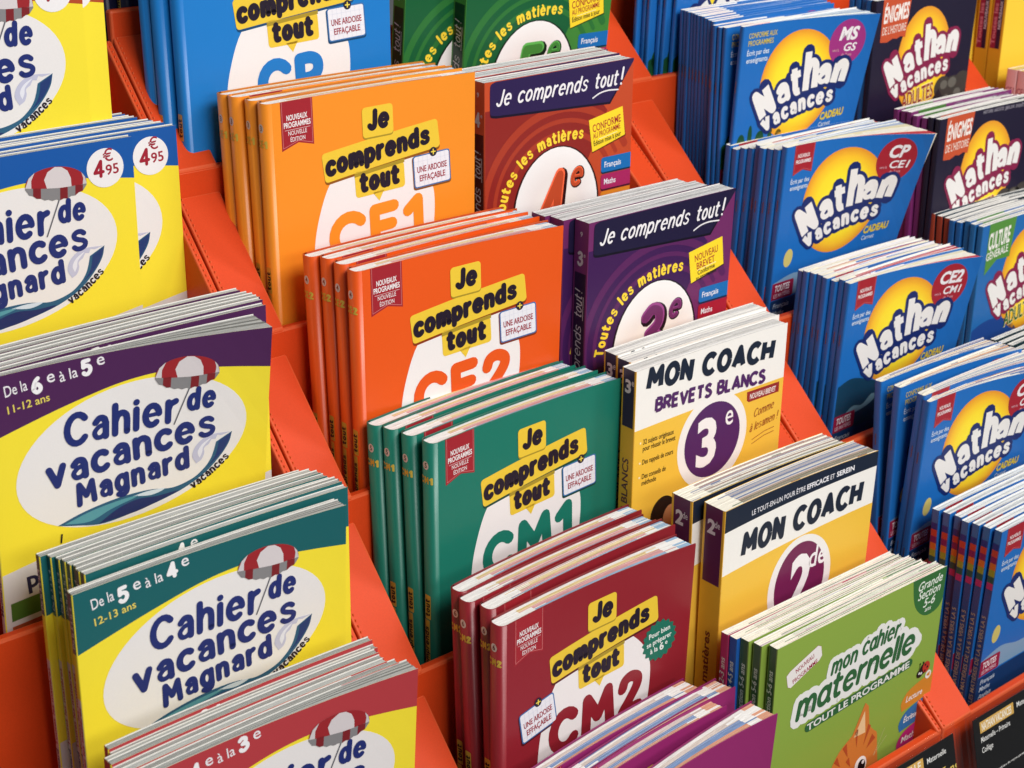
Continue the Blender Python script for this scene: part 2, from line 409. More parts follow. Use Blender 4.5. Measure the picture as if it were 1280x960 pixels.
def spine_x(k, u):
    e = min(u, k.T - u); q = max(0.0, 1 - e / k.r) if k.r else 0
    return -k.r * math.sqrt(max(0, 1 - q * q))
def spine_mesh(k):
    T, H, mb = k.T, k.H, MB(); us = sorted(set([0, T] + [k.r * f for f in (.07, .25, .55, 1) if k.r * f < T / 2] + [T - k.r * f for f in (.07, .25, .55, 1) if k.r * f < T / 2]))
    b = lin(k.spine_col or k.base); zs = [0, H]
    for i in range(len(us) - 1):
        u, w = us[i], us[i + 1]; xa, xb = spine_x(k, u), spine_x(k, w)
        mb.face([(xa / 1000, (T - u) / 1000, 0), (xb / 1000, (T - w) / 1000, 0), (xb / 1000, (T - w) / 1000, H / 1000), (xa / 1000, (T - u) / 1000, H / 1000)], b)
        if k.r > 2:   # thick card: closed top rim of the rounded back
            fa, fb = 1 - k.tc / k.r * .8, 1 - k.tc / k.r * .8
            ya, yb = T - u, T - w; m = T / 2; sh = 1 - 2 * k.tc / T
            mb.face([(xa / 1000, ya / 1000, H / 1000), (xb / 1000, yb / 1000, H / 1000), ((xb * fb) / 1000, (m + (yb - m) * sh) / 1000, H / 1000), ((xa * fa) / 1000, (m + (ya - m) * sh) / 1000, H / 1000)], lin(k.rim or k.base))
    if k.spine:
        for pts, col, off in k.spine.p:
            cols = col if isinstance(col, list) else [col] * len(pts)
            c = clip_rect(pts, cols, T, H)
            if not c: continue
            for p, cc in slices(c[0], c[1], 0, T / 8):
                out = [((spine_x(k, u)) / 1000 - off, (T - u) / 1000, (H - d) / 1000) for u, d in p]
                n = (out[1][1] - out[0][1]) * (out[2][2] - out[0][2]) - (out[1][2] - out[0][2]) * (out[2][1] - out[0][1])
                if n > 0: out.reverse(); cc = cc[::-1]
                mb.face(out, cc)
    me = mb.mesh('spine', M_COVER, 1e-7); me.polygons.foreach_set('use_smooth', [k.r > .7] * len(me.polygons)); return me

def back_mesh(k):
    mb = MB(); W, H, T = k.W, k.H, k.T; c, ci, cr = lin(k.back or k.base), lin(k.inner), lin(k.rim or k.base); tc = max(.3, min(k.tc, 1.0)); nx = 12 if k.bow else 1; nz = 4 if k.bow else 1
    def P(i, j, y): x, z = W * i / nx, H * j / nz; xx, yy = deform(k, x, z, 0); return (xx / 1000, (yy + y) / 1000, z / 1000)
    for i in range(nx):
        for j in range(nz):
            mb.face([P(i, j, T - tc), P(i + 1, j, T - tc), P(i + 1, j + 1, T - tc), P(i, j + 1, T - tc)], ci)
            mb.face([P(i + 1, j, T), P(i, j, T), P(i, j + 1, T), P(i + 1, j + 1, T)], c)
        mb.face([P(i, nz, T - tc), P(i + 1, nz, T - tc), P(i + 1, nz, T), P(i, nz, T)], cr)
    for j in range(nz):
        mb.face([P(nx, j, T - tc), P(nx, j, T), P(nx, j + 1, T), P(nx, j + 1, T - tc)], cr)
    return mb.mesh('back_cover', M_COVER)

def block_mesh(k, F, seed):
    R = random.Random(seed); mb = MB(); W, H, T, n = k.W - k.over, k.H - k.over, k.T, k.n
    tci = k.tc; nx = 16
    def y_at(i, x, z):
        b = tci + (T - 2 * tci) * i / n
        if k.lens: b = T / 2 + (b - T / 2) * min(1, max(0.0, (x + k.r) / k.lens) ** .55)
        t = max(0, x / k.W); q = max(0, z / k.H) ** 1.5
        return b - F * .95 * (1 - i / n) ** 1.3 * t * t * q + 4 * k.bow * t * (1 - t) * max(0, z / k.H)
    rag = [R.random() for _ in range(n)]
    for i in range(n):
        zt = H - R.random() * k.jit; wr = W - R.random() * k.jit * 1.6; x0 = -k.r * .8 if k.lens or k.r > 2 else 0.2
        sh = R.uniform(-.3, .3) * k.jit
        xs = [x0 + (wr - x0) * j / nx for j in range(nx + 1)]
        if k.r > 2:  # rounded back: page tops follow the curve of the spine
            e = min(i + .5, n - i - .5) / n * T; q = max(0, 1 - e / k.r); xs[0] = -k.r * .85 * math.sqrt(max(0, 1 - q * q))
        for j in range(nx):
            a, b = xs[j], xs[j + 1]
            ca = lin(k.page(i, n, j / nx, rag, R)); m = lambda x, ii: (x / 1000, (y_at(ii, x, zt)) / 1000, zt / 1000)
            mb.face([m(a, i), m(b, i), m(b, i + 1), m(a, i + 1)], ca)
            lo = zt - 6
            mb.face([(a / 1000, y_at(i, a, lo) / 1000, lo / 1000), (b / 1000, y_at(i, b, lo) / 1000, lo / 1000), m(b, i), m(a, i)], tuple(v * .96 for v in lin(k.paper)))
        for j in range(5):
            za, zb = zt * j / 5, zt * (j + 1) / 5; p = lambda z, ii: (wr / 1000, y_at(ii, wr, z) / 1000, z / 1000)
            mb.face([p(za, i), p(za, i + 1), p(zb, i + 1), p(zb, i)], lin(k.paper))
        if i == 0 and F:
            for j in range(8):
                for l in range(6):
                    a, b = .5 + (wr - .5) * j / 8, .5 + (wr - .5) * (j + 1) / 8; za, zb = zt * l / 6, zt * (l + 1) / 6
                    mb.face([(x / 1000, y_at(0, x, z) / 1000, z / 1000) for x, z in ((a, za), (b, za), (b, zb), (a, zb))], lin(k.paper))
    return mb.mesh('page_block', M_PAGE)
def staple_mesh(k):
    mb = MB(); mb.box((-k.r / 1000 - .0004, k.T / 2000 - .0003, 0), (-k.r / 1000 + .0002, k.T / 2000 + .0003, .011), (.2, .2, .22))
    return mb.mesh('staple', M_METAL)

ORD = ['frontmost', 'second', 'third', 'fourth', 'fifth', 'sixth', 'seventh', 'eighth', 'ninth', 'tenth', 'eleventh', 'twelfth', 'thirteenth', 'fourteenth', 'fifteenth', 'sixteenth']
def place_book(k, P, y_bot, F, idx, n, desc, group, roll=0.0, yaw=0.0):
    """P = top of the fold between spine and front cover, in the books' own frame"""
    key = round(F, 1), (idx % 3)
    if key not in k.cache:
        if ('f', key[0]) not in k.cache: k.cache['f', key[0]] = front_mesh(k, key[0])
        if 's' not in k.cache:
            k.cache['s'] = spine_mesh(k); k.cache['b'] = back_mesh(k)
            if k.staples: k.cache['st'] = staple_mesh(k)
        k.cache[key] = block_mesh(k, key[0], hash((k.W, k.H, idx % 3)) & 1023)
    if idx == 0: label = 'frontmost %s in its stack' % desc
    elif idx == n - 1 and n > 2: label = 'rearmost %s of its stack' % desc
    else: label = '%s; %s from its stack front' % (desc, ORD[idx])
    t = thing(k.noun.replace(' ', '_'), label, k.noun, group)
    H = k.H / 1000; s = max(-.3, min(.3, (y_bot - P[1]) / H)); a = math.asin(s)
    m = Matrix.Translation((P[0], P[1] + H * s, P[2] - H * cos(a))) @ Matrix.Rotation(yaw, 4, 'Z') @ Matrix.Rotation(a, 4, 'X')
    if roll: m = m @ Matrix.Translation((0, 0, H)) @ Matrix.Rotation(radians(roll), 4, 'Y') @ Matrix.Translation((0, 0, -H))
    t.matrix_world = LEAN @ m
    link('front_cover', k.cache['f', key[0]], t); sp = link('spine', k.cache['s'], t); link('back_cover', k.cache['b'], t)
    link('page_block', k.cache[key], t)
    for z in k.staples:
        o = link('staple', k.cache['st'], sp); o.location = (0, 0, (k.H - z) / 1000)
    return t
def stack(k, spots, desc, group, F=0, yb=None, F2=0, step=None, kinds=None):
    """spots: (x, y, z) of each book's fold, front to back; bottoms sit packed behind one another"""
    R = random.Random(len(desc)); y0 = spots[0][1] + (yb or 0); y = y0
    for i, (x, yy, z, *w) in enumerate(spots):
        kk = kinds[i] if kinds else k
        d = desc[i] if isinstance(desc, list) else desc
        place_book(kk, (x, yy, z), max(y, yy - .06), F if i == 0 else (F2[i] if isinstance(F2, list) else F2), i, len(spots), d, group, w[1] if len(w) > 1 else R.uniform(-.4, .4) if i else 0, w[0] if w else 0.0)
        y += (step or kk.T / 1000 * 1.03)

# ------------------------------------------------------------------ page edge styles
WHITE, INK = (238, 235, 230), (34, 24, 40)
def pg_colour(a, b, c):
    """full-colour pages: bleeding tints show as soft streaks, bare paper near the fold and at the open side"""
    def f(i, n, t, rag, R):
        if t < .10 + .10 * rag[i] or t > .80 + .10 * rag[i]: return (235, 233, 230) if t < .9 or rag[i] < .3 else c
        g = i / n + .08 * (rag[i] - .5)
        col = c if g < .2 else (a if g < .52 else (b if g < .78 else (a if rag[i] < .5 else WHITE)))
        k = .93 + .07 * R.random(); return tuple(min(255, v * k) for v in col)
    return f
def pg_grey(lo=150, hi=226):
    def f(i, n, t, rag, R):
        v = lo + (hi - lo) * (rag[i] if i < n - 1 else 1) - 10 * R.random(); return (v, v + 1, v - 3)
    return f
def pg_white(tint=(238, 234, 226), amt=22):
    def f(i, n, t, rag, R):
        v = 1 - amt / 255 * rag[i] * (1 + R.random()); return tuple(x * v for x in tint)
    return f
def pg_streak(cols, p=.3):
    def f(i, n, t, rag, R):
        if R.random() < .12 or (rag[i] < p and .1 < t): return cols[int(rag[i] * 97) % len(cols)]
        return (238, 233, 218)
    return f

# ------------------------------------------------------------------ artwork of each series
NAVY = (33, 46, 112)
def holiday_front(band, grade, ages, price=False):
    a = Art(); W = 198
    top = [(0, 0), (W, 0), (W, 31)] + C_((W, 31), (166, 26), (129, 21.5), (95, 23), (57, 30.5), (25, 38), (0, 44))
    a.poly(top, band, 1)
    a.ell(98, 76, 84, 51, (231, 227, 226), 2, 7, n=60)
    # wave along the rim of the oval
    low = C_((171, 78), (168.5, 87), (161.5, 97), (152, 106), (142, 112), (128, 117.5), (105, 122.5), (75, 126), (55, 122), (41, 118))
    a.poly(C_((41, 118), (60, 113), (85, 109.5), (108, 109.5), (126, 112.5), (141, 109.2), (150, 103), (155, 96.5), (157.5, 90)) + [(159, 84), (171, 78)] + low[1:], (44, 92, 124), 3)
    a.poly(C_((70, 125.4), (84, 118), (99, 114.5), (114, 116), (130, 116), (118, 119.6), (98, 123.8), (70, 125.4)), (34, 46, 98), 4)
    a.poly(C_((46, 118.4), (66, 113.8), (88, 111.5), (100, 112), (80, 116.5), (64, 121.5), (46, 118.4)), (86, 150, 164), 4)
    a.poly(C_((96, 111.3), (108, 110.3), (120, 111.6), (110, 114), (96, 111.3)), (206, 218, 230), 4)
    a.poly(C_((152, 103), (157.5, 96.5), (160, 90), (161, 84)) + [(170.4, 79)] + C_((170.4, 79), (167.5, 87), (161, 96), (152, 103)), (36, 58, 112), 4)
    a.poly(C_((144, 98), (141, 91), (144.5, 83), (154, 77.5), (170, 78)) + [(163, 79.5), (160, 78.5), (158.5, 81.5), (155.5, 81), (153.5, 84.5)] + C_((153.5, 84.5), (150, 87), (150, 91), (148, 95.5), (144, 98)), (192, 192, 214), 5)
    a.poly(C_((146.5, 94), (145, 89), (148.5, 83.5), (155, 80), (149.5, 85.5), (148.4, 90), (146.5, 94)), (226, 226, 236), 6)
    # title
    a.stext('Cahier', 49, 60.5, 20.5, 4.7, NAVY, 6, rot=0.6, slant=.06, fit=80, gap=.1)
    a.stext('de', 137, 53.6, 14.5, 3.9, NAVY, 6, rot=-1, slant=.06, fit=20, gap=.1)
    a.stext('vacances', 35.5, 88.2, 18.4, 4.9, NAVY, 6, rot=5.6, slant=.06, fit=127, gap=.09)
    a.stext('Magnard', 55.5, 106.6, 14.6, 4.2, NAVY, 6, rot=5.8, slant=.06, fit=82, gap=.1)
    # parasol
    a.stroke([(141, 34), (128, 63)], 1.0, (96, 96, 104), 6)
    cx, cd = 138, 27
    U = lambda x, y: (cx + x * .996 + y * .08, cd + x * .085 - y * .996)      # parasol tilted a little
    cap = [U(23 * cos(radians(t)), 14 * sin(radians(t)) ** .9) for t in range(0, 181, 9)]
    hem = [U(-23 + 46 * i / 16, -(1 + 9 * sin(pi * i / 16) ** .6) - (.9 if i % 2 else 0)) for i in range(17)]
    a.poly(hem + cap, (132, 130, 132), 7)
    for i in (2, 3, 9, 10, 13, 14): a.poly([hem[i], hem[i + 1], U(-23 + 46 * (i + 1) / 16, -.6), U(-23 + 46 * i / 16, -.6)], (124, 34, 40), 8)
    a.poly(cap + [U(-23 + 46 * i / 8, -1.6 * sin(pi * i / 8)) for i in range(9)], (154, 38, 44), 8)
    a.poly([U(-7, -1.4), U(-9, 5), U(-6.5, 10.4), U(-1, 13.8), U(4, 13.4), U(8.5, 10.4), U(11, 5), U(11.5, -1.2), U(2, -1.7)], (212, 204, 206), 9)
    a.poly([U(-23, 0), U(-20.5, 6.8), U(-16, 10.8), U(-18.6, 5), U(-18.5, -.5)], (206, 200, 202), 9)
    a.poly([U(23, 0), U(21.6, 5.2), U(19, 8.4), U(20.4, 4), U(20, -.4)], (200, 194, 196), 9)
    # small curved line under the oval
    a.stext('vacances', 0, 0, 5.6, 1.3, INK, 6, path=((141, 117.5), (156, 110), (169, 98)))
    a.stext('l', 42, 131, 6, 1.2, INK, 6, rot=-8)
    # grade band
    lo, hi = grade
    a.text('De la', 12, 15.5, 8, (236, 232, 236), 4, rot=6, bold=.012, fit=15.5)
    a.stext(lo, 30, 17.5, 9.6, 2.9, (240, 238, 240), 4, rot=6); a.text('e', 41, 12.6, 9, (236, 232, 236), 4, bold=.02, rot=6)
    a.text('à la', 49.5, 14, 8, (236, 232, 236), 4, rot=6, bold=.012, fit=12.5)
    a.stext(hi, 64.5, 12.6, 9.4, 2.9, (240, 238, 240), 4, rot=6); a.text('e', 75.5, 8, 9, (236, 232, 236), 4, bold=.02, rot=6)
    a.text(ages, 13, 27.5, 5.6, (226, 206, 96), 4, rot=5, bold=.03)
    if price:
        a.ell(176, 20, 14.2, 14.5, (236, 233, 234), 5)
        a.stext('4', 166.5, 26, 11, 2.4, (158, 34, 52), 6, rot=3, slant=.1); a.text('€', 175, 15.5, 9, (158, 34, 52), 6, bold=.03, rot=3); a.text('95', 176.5, 25.5, 7.6, (158, 34, 52), 6, bold=.05, rot=3)
    # foot of the cover
    a.poly([(0, 143)] + C_((0, 143), (40, 138), (90, 142), (140, 140), (W, 131)) + [(W, 265), (0, 265)], (214, 208, 206), 2)
    a.text('prêt', 17, 158, 13, (36, 36, 70), 3, bold=.05, rot=4)
    for d, c in ((163, (74, 112, 42)), (181, (176, 82, 44)), (199, (60, 120, 160))): a.poly([(4, d + 3), (120, d - 6), (120, d + 8), (4, d + 17)], c, 3)
    return a
def holiday_spine(band, T):
    a = Art(); m = T / 2
    a.poly([(0, 0), (T, 0), (T, 44), (0, 44)], band, 1)
    a.poly([(0, 78), (T, 78), (T, 265), (0, 265)], (206, 194, 192), 1)
    a.text('De la 5 à la 4', m + 1.3, 40, 3, (214, 222, 220), 2, rot=90, bold=.03, fit=30)
    a.text('Magnard', m + 1.5, 175, 3.6, (44, 40, 92), 2, rot=90, bold=.06, fit=26)
    a.text('Toutes les matières', m + 1.5, 146, 3.4, (176, 52, 72), 2, rot=90, bold=.06, fit=62)
    return a
def holiday(band, grade, ages, price=False, T=5.6):
    return Kind(W=198, H=265, T=T, base=(243, 222, 56), front=holiday_front(band, grade, ages, price), spine=holiday_spine(band, T), back=(236, 222, 90),
                rim=(190, 190, 184), bow=2.5, page=pg_grey(108, 190), paper=(208, 206, 200), n=8, jit=.32, r=.8, noun='holiday workbook')
K_A0 = holiday((176, 74, 40), ('4', '5'), '9-10 ans', True)
K_A1 = holiday((24, 86, 164), ('2', '1'), '6-7 ans', True)
K_A2 = holiday((76, 36, 82), ('6', '5'), '11-12 ans')
K_A3 = holiday((26, 94, 98), ('5', '4'), '12-13 ans')
K_A4 = holiday((178, 60, 66), ('4', '3'), '13-14 ans')

TAG = (233, 196, 58)
def primary_front(base, grade, alt=False, dark=(90, 64, 30)):
    a = Art(); s = INK
    sh = tuple(v * .62 for v in base)
    # rounded white panel
    pan = C_((34, 262), (30, 180), (32, 130), (37, 100), (50, 70), (70, 55), (95, 50), (119, 54), (136, 67), (147, 84), (150, 105), (146, 150), (138, 262))
    a.poly(pan, (236, 230, 228), 1)
    # ribbon
    a.poly([(7.5, -1), (37, 0), (37, 36), (23, 32.5), (7.5, 37.5)], (158, 36, 46), 1)
    for p in ([(8.8, 0), (8.8, 35.4), (23, 31), (35.8, 34.3), (35.8, 0)],): a.stroke(p, .35, (206, 128, 126), 2)
    a.text('NOUVEAUX', 22.3, 14.6, 4.2, (240, 232, 232), 3, align='c', bold=.06, fit=19, rot=1)
    a.text('PROGRAMMES', 22.3, 20, 4.2, (240, 232, 232), 3, align='c', bold=.06, fit=24.5, rot=1)
    a.stroke([(11, 22), (34, 21.6)], .3, (230, 200, 200), 3)
    a.text('NOUVELLE', 22.3, 26, 3.4, (240, 226, 226), 3, align='c', fit=17, rot=1, bold=.01)
    a.text('ÉDITION', 22.3, 31, 3.4, (240, 226, 226), 3, align='c', fit=13.5, rot=1, bold=.01)
    # speech tags, each with a printed drop edge
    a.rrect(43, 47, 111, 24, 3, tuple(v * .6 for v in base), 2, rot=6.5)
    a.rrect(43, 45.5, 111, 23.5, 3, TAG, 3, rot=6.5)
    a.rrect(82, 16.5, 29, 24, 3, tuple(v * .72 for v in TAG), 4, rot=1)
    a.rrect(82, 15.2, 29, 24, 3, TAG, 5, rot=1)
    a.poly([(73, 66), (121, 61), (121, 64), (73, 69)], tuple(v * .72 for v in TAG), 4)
    a.rrect(73, 65, 47.5, 21, 3, TAG, 3, rot=2.5)
    a.poly([(90, 84), (101, 83), (96, 91.5)], TAG, 3)
    a.stext('Je', 86.5, 32, 12.6, 4.6, s, 6, rot=2, slant=.08, fit=21, gap=.03)
    a.stext('comprends', 46, 62.5, 12.4, 4.8, s, 6, rot=6.8, slant=.1, fit=102, gap=.02)
    a.stext('tout', 77, 80.5, 12.2, 4.8, s, 6, rot=3, slant=.08, fit=38, gap=.02)
    # level in fat rounded type
    a.stext(grade, 93, 128, 29.5, 9.8, base, 3, rot=3, slant=.03, align='c', fit=102 if len(grade) == 3 else 66, gap=.09)
    # slate sticker
    x, d, r = (12, 81, 9) if alt else (129, 61, 3)
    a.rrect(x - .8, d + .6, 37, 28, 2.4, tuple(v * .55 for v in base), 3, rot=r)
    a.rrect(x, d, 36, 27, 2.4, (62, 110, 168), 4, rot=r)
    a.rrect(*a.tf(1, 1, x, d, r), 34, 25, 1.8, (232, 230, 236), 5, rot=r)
    for i in range(1, 8): a.stroke([a.tf(1 + 4.3 * i, 1.4, x, d, r), a.tf(1 + 4.3 * i, 25.6, x, d, r)], .18, (205, 208, 222), 6)
    for i in range(1, 6): a.stroke([a.tf(1.4, 1 + 4.2 * i, x, d, r), a.tf(34.6, 1 + 4.2 * i, x, d, r)], .18, (205, 208, 222), 6)
    a.text('UNE ARDOISE', *a.tf(18, 14.3, x, d, r), 5, (156, 34, 50), 7, align='c', bold=.05, fit=29, rot=r)
    a.text('EFFAÇABLE', *a.tf(18, 21.7, x, d, r), 5, (156, 34, 50), 7, align='c', bold=.05, fit=25, rot=r)
    cx, cd = a.tf(20, -.3, x, d, r); a.ell(cx, cd, 3.6, 3.8, (36, 30, 52), 7)
    a.stroke([(cx - 1.9, cd), (cx + 1.9, cd)], 1, (240, 214, 80), 8); a.stroke([(cx, cd - 1.9), (cx, cd + 1.9)], 1, (240, 214, 80), 8)
    if alt:
        pts = [(158 + (17 + 1.1 * cos(18 * t)) * cos(t), 75 + (17.2 + 1.1 * cos(18 * t)) * sin(t)) for t in [2 * pi * i / 108 for i in range(108)]]
        a.poly(pts, (32, 112, 92), 4)
        for t, d, w in (('Pour bien', 70, 22), ('se préparer', 77, 26)): a.text(t, 158, d, 4.6, (232, 236, 230), 5, align='c', bold=.05, fit=w, rot=6)
        a.text('à la', 149, 85, 4.6, (232, 236, 230), 5, bold=.05, fit=8, rot=6); a.text('6', 159, 85, 6.5, (232, 236, 230), 5, bold=.08, rot=6); a.text('e', 164.5, 81.5, 4, (232, 236, 230), 5, bold=.05)
    return a
def primary_spine(base, grade, num, T):
    a = Art(); m = T / 2; y = (214, 186, 74)
    a.ell(m, 19, 3, 3.4, (226, 220, 216), 1); a.text(num, m, 20.8, 4, tuple(v * .6 for v in base), 2, align='c', bold=.05)
    a.stext(grade, m, 33, 4.6, 1.45, y, 1, align='c', fit=11.5 if len(grade) == 3 else 7.5, gap=.12)
    a.rrect(m - 3.4, 128, 6.4, 21, 1, y, 1); a.stext('tout', m + 1.6, 146.5, 4, 1.2, INK, 2, rot=90, fit=16)
    a.rrect(m - 4.6, 150, 6.2, 46, 1, y, 1); a.stext('comprends', m + .2, 194, 3.8, 1.1, INK, 2, rot=90, fit=42)
    a.rrect(m - 3.4, 196.5, 6.2, 13, 1, y, 1); a.stext('Je', m + 1.6, 208, 4, 1.2, INK, 2, rot=90, fit=8)
    return a
def primary(base, grade, num, alt=False, T=15):
    return Kind(W=190, H=262, T=T, base=base, front=primary_front(base, grade, alt), spine=primary_spine(base, grade, num, T), r=5.5, tc=1.0, over=1.3, bow=3.5,
                page=pg_colour((216, 158, 158), (226, 200, 146), (150, 182, 210)), paper=(232, 226, 222), inner=tuple(v * .8 for v in base), n=16, jit=.35)
K_CP = primary((28, 120, 196), 'CP', '2'); K_CE1 = primary((240, 142, 38), 'CE1', '3'); K_CE2 = primary((228, 86, 24), 'CE2', '4')
K_CM1 = primary((26, 116, 98), 'CM1', '5'); K_CM2 = primary((142, 34, 44), 'CM2', '6', True); K_6 = primary((146, 40, 104), '6E', '7')
K_6.page = pg_colour((126, 150, 192), (214, 200, 192), (214, 156, 128))
K_NAVY = primary((28, 32, 66), 'GS', '1')

def college_front(base, dark, banner, num, sticker, tab2=(168, 36, 92)):
    a = Art(); W, H = 168, 235
    mid = tuple((b * .55 + d * .45) for b, d in zip(base, dark))
    a.poly([(140, 43), (W, -1), (W, 135), (116, 82)], base, 1)
    a.poly([(0, 24), (122, 24), (138, 42), (116, 82), (40, 235), (0, 235)], dark, 1)
    for r, w, c in ((62, 5, mid), (74, 4, mid), (86, 7, mid)):
        a.stroke([(84 + r * cos(radians(t)), 112 - r * .92 * sin(radians(t))) for t in range(28, 200, 6)], w, c, 2)
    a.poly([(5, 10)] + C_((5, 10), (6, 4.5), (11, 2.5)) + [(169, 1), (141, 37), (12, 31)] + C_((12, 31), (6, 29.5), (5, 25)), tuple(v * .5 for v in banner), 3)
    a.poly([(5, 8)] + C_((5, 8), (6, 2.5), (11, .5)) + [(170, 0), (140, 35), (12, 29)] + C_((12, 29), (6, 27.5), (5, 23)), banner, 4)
    a.stext('Je comprends', 11, 20.5, 12, 1.9, (238, 234, 236), 5, slant=.3, rot=-.2, fit=100, gap=.14)
    a.stext('tout', 121, 20.7, 12, 1.9, (238, 234, 236), 5, slant=.25, fit=26); a.stext('!', 152, 21, 14, 2.1, (238, 234, 236), 5, slant=.2)
    a.stroke(C_((120, 29), (128, 25.8), (138, 24.6), (150, 25.5)), 1.2, (238, 234, 236), 5)
    a.stext('Toutes les matières', 0, 0, 8.6, 2.3, (250, 214, 60), 5, path=((19, 120), (31, 53), (109, 62)))
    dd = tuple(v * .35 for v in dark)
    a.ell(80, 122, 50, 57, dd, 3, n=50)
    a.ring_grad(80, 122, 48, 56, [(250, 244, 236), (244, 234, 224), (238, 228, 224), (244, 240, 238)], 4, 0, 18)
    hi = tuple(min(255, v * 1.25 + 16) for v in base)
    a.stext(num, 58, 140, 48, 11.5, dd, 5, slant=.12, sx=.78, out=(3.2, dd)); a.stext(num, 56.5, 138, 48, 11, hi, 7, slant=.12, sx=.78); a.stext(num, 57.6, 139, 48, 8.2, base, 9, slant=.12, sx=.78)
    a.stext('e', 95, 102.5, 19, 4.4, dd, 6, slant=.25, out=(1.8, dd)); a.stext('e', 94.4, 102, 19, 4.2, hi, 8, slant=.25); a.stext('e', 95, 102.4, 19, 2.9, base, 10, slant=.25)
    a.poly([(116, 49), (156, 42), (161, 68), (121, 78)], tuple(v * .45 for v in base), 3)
    a.poly([(116, 48), (156, 41), (160, 67), (121, 77)], (250, 216, 46), 4)
    t1, t2, t3, t4 = sticker
    if t2 == 'BREVET':
        a.text(t1, 138, 56, 6.4, (168, 40, 46), 5, align='c', fit=28, rot=9, bold=.03); a.text(t2, 138, 64, 6.4, (168, 40, 46), 5, align='c', fit=22, rot=9, bold=.03)
    else:
        a.text(t1, 138, 57, 7, (168, 40, 46), 5, align='c', fit=34, rot=9, bold=.03); a.text(t2, 138, 63, 5, (168, 40, 46), 5, align='c', fit=33, rot=9, bold=.02)
    a.stroke([(128, 66.5), (150, 63)], .5, (250, 240, 190), 5)
    a.text(t3, 139, 69.4, 4.4, (40, 34, 30), 5, align='c', fit=21 if t4 else 33, rot=9, bold=.05)
    if t4: a.text(t4, 139.5, 74, 4.2, (40, 34, 30), 5, align='c', fit=25, rot=9, bold=.05)
    for d, c, t in ((84, (26, 108, 178), 'Français'), (99.5, tab2, 'Maths'), (115, (222, 130, 30), 'Anglais')):
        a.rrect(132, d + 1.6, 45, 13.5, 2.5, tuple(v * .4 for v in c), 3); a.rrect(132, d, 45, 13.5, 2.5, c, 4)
        a.text(t, 136, d + 9.3, 5.2, (232, 232, 238), 5, bold=.04, fit=20 if t == 'Français' else 14)
    return a
def college_spine(base, dark, num, T):
    a = Art(); m = T / 2
    a.poly([(0, 44), (T, 44), (T, 235), (0, 235)], tuple(v * .55 for v in dark), 1)
    a.text('9', m, 13, 4, (206, 196, 200), 2, align='c'); a.stext(num, m - .6, 37, 10.5, 2.4, (190, 180, 184), 2, align='c', sx=.8); a.text('e', m + 3.4, 29.5, 3.6, (190, 180, 184), 2)
    a.stext('Je comprends', m + 3, 170, 8.2, .95, (196, 186, 190), 2, rot=90, slant=.25, fit=82); a.stext('tout', m + 3, 83, 8.2, .95, (196, 186, 190), 2, rot=90, slant=.25, fit=19); a.stext('!', m + 3, 61, 8.2, 1, (196, 186, 190), 2, rot=90, slant=.25)
    a.stroke([(m + 4.7, 84), (m + 4.7, 64)], .6, (196, 186, 190), 2)
    return a
def college(base, dark, banner, num, sticker, T=17, **kw):
    return Kind(W=168, H=235, T=T, base=base, front=college_front(base, dark, banner, num, sticker, **kw), spine=college_spine(base, dark, num, T), spine_col=base, page=pg_white((226, 226, 226), 46), paper=(240, 238, 234), n=16, jit=.3, r=.5, tc=.5)
CF = ('CONFORME', 'AU PROGRAMME', 'Édition mise à jour', '')
K_5 = college((64, 132, 54), (22, 92, 52), (24, 60, 40), '5', CF)
K_4 = college((192, 74, 40), (140, 38, 32), (44, 30, 76), '4', CF)
K_3 = college((110, 42, 96), (62, 26, 80), (30, 24, 56), '3', ('NOUVEAU', 'BREVET', 'Conforme', 'au programme'), tab2=(168, 30, 52))

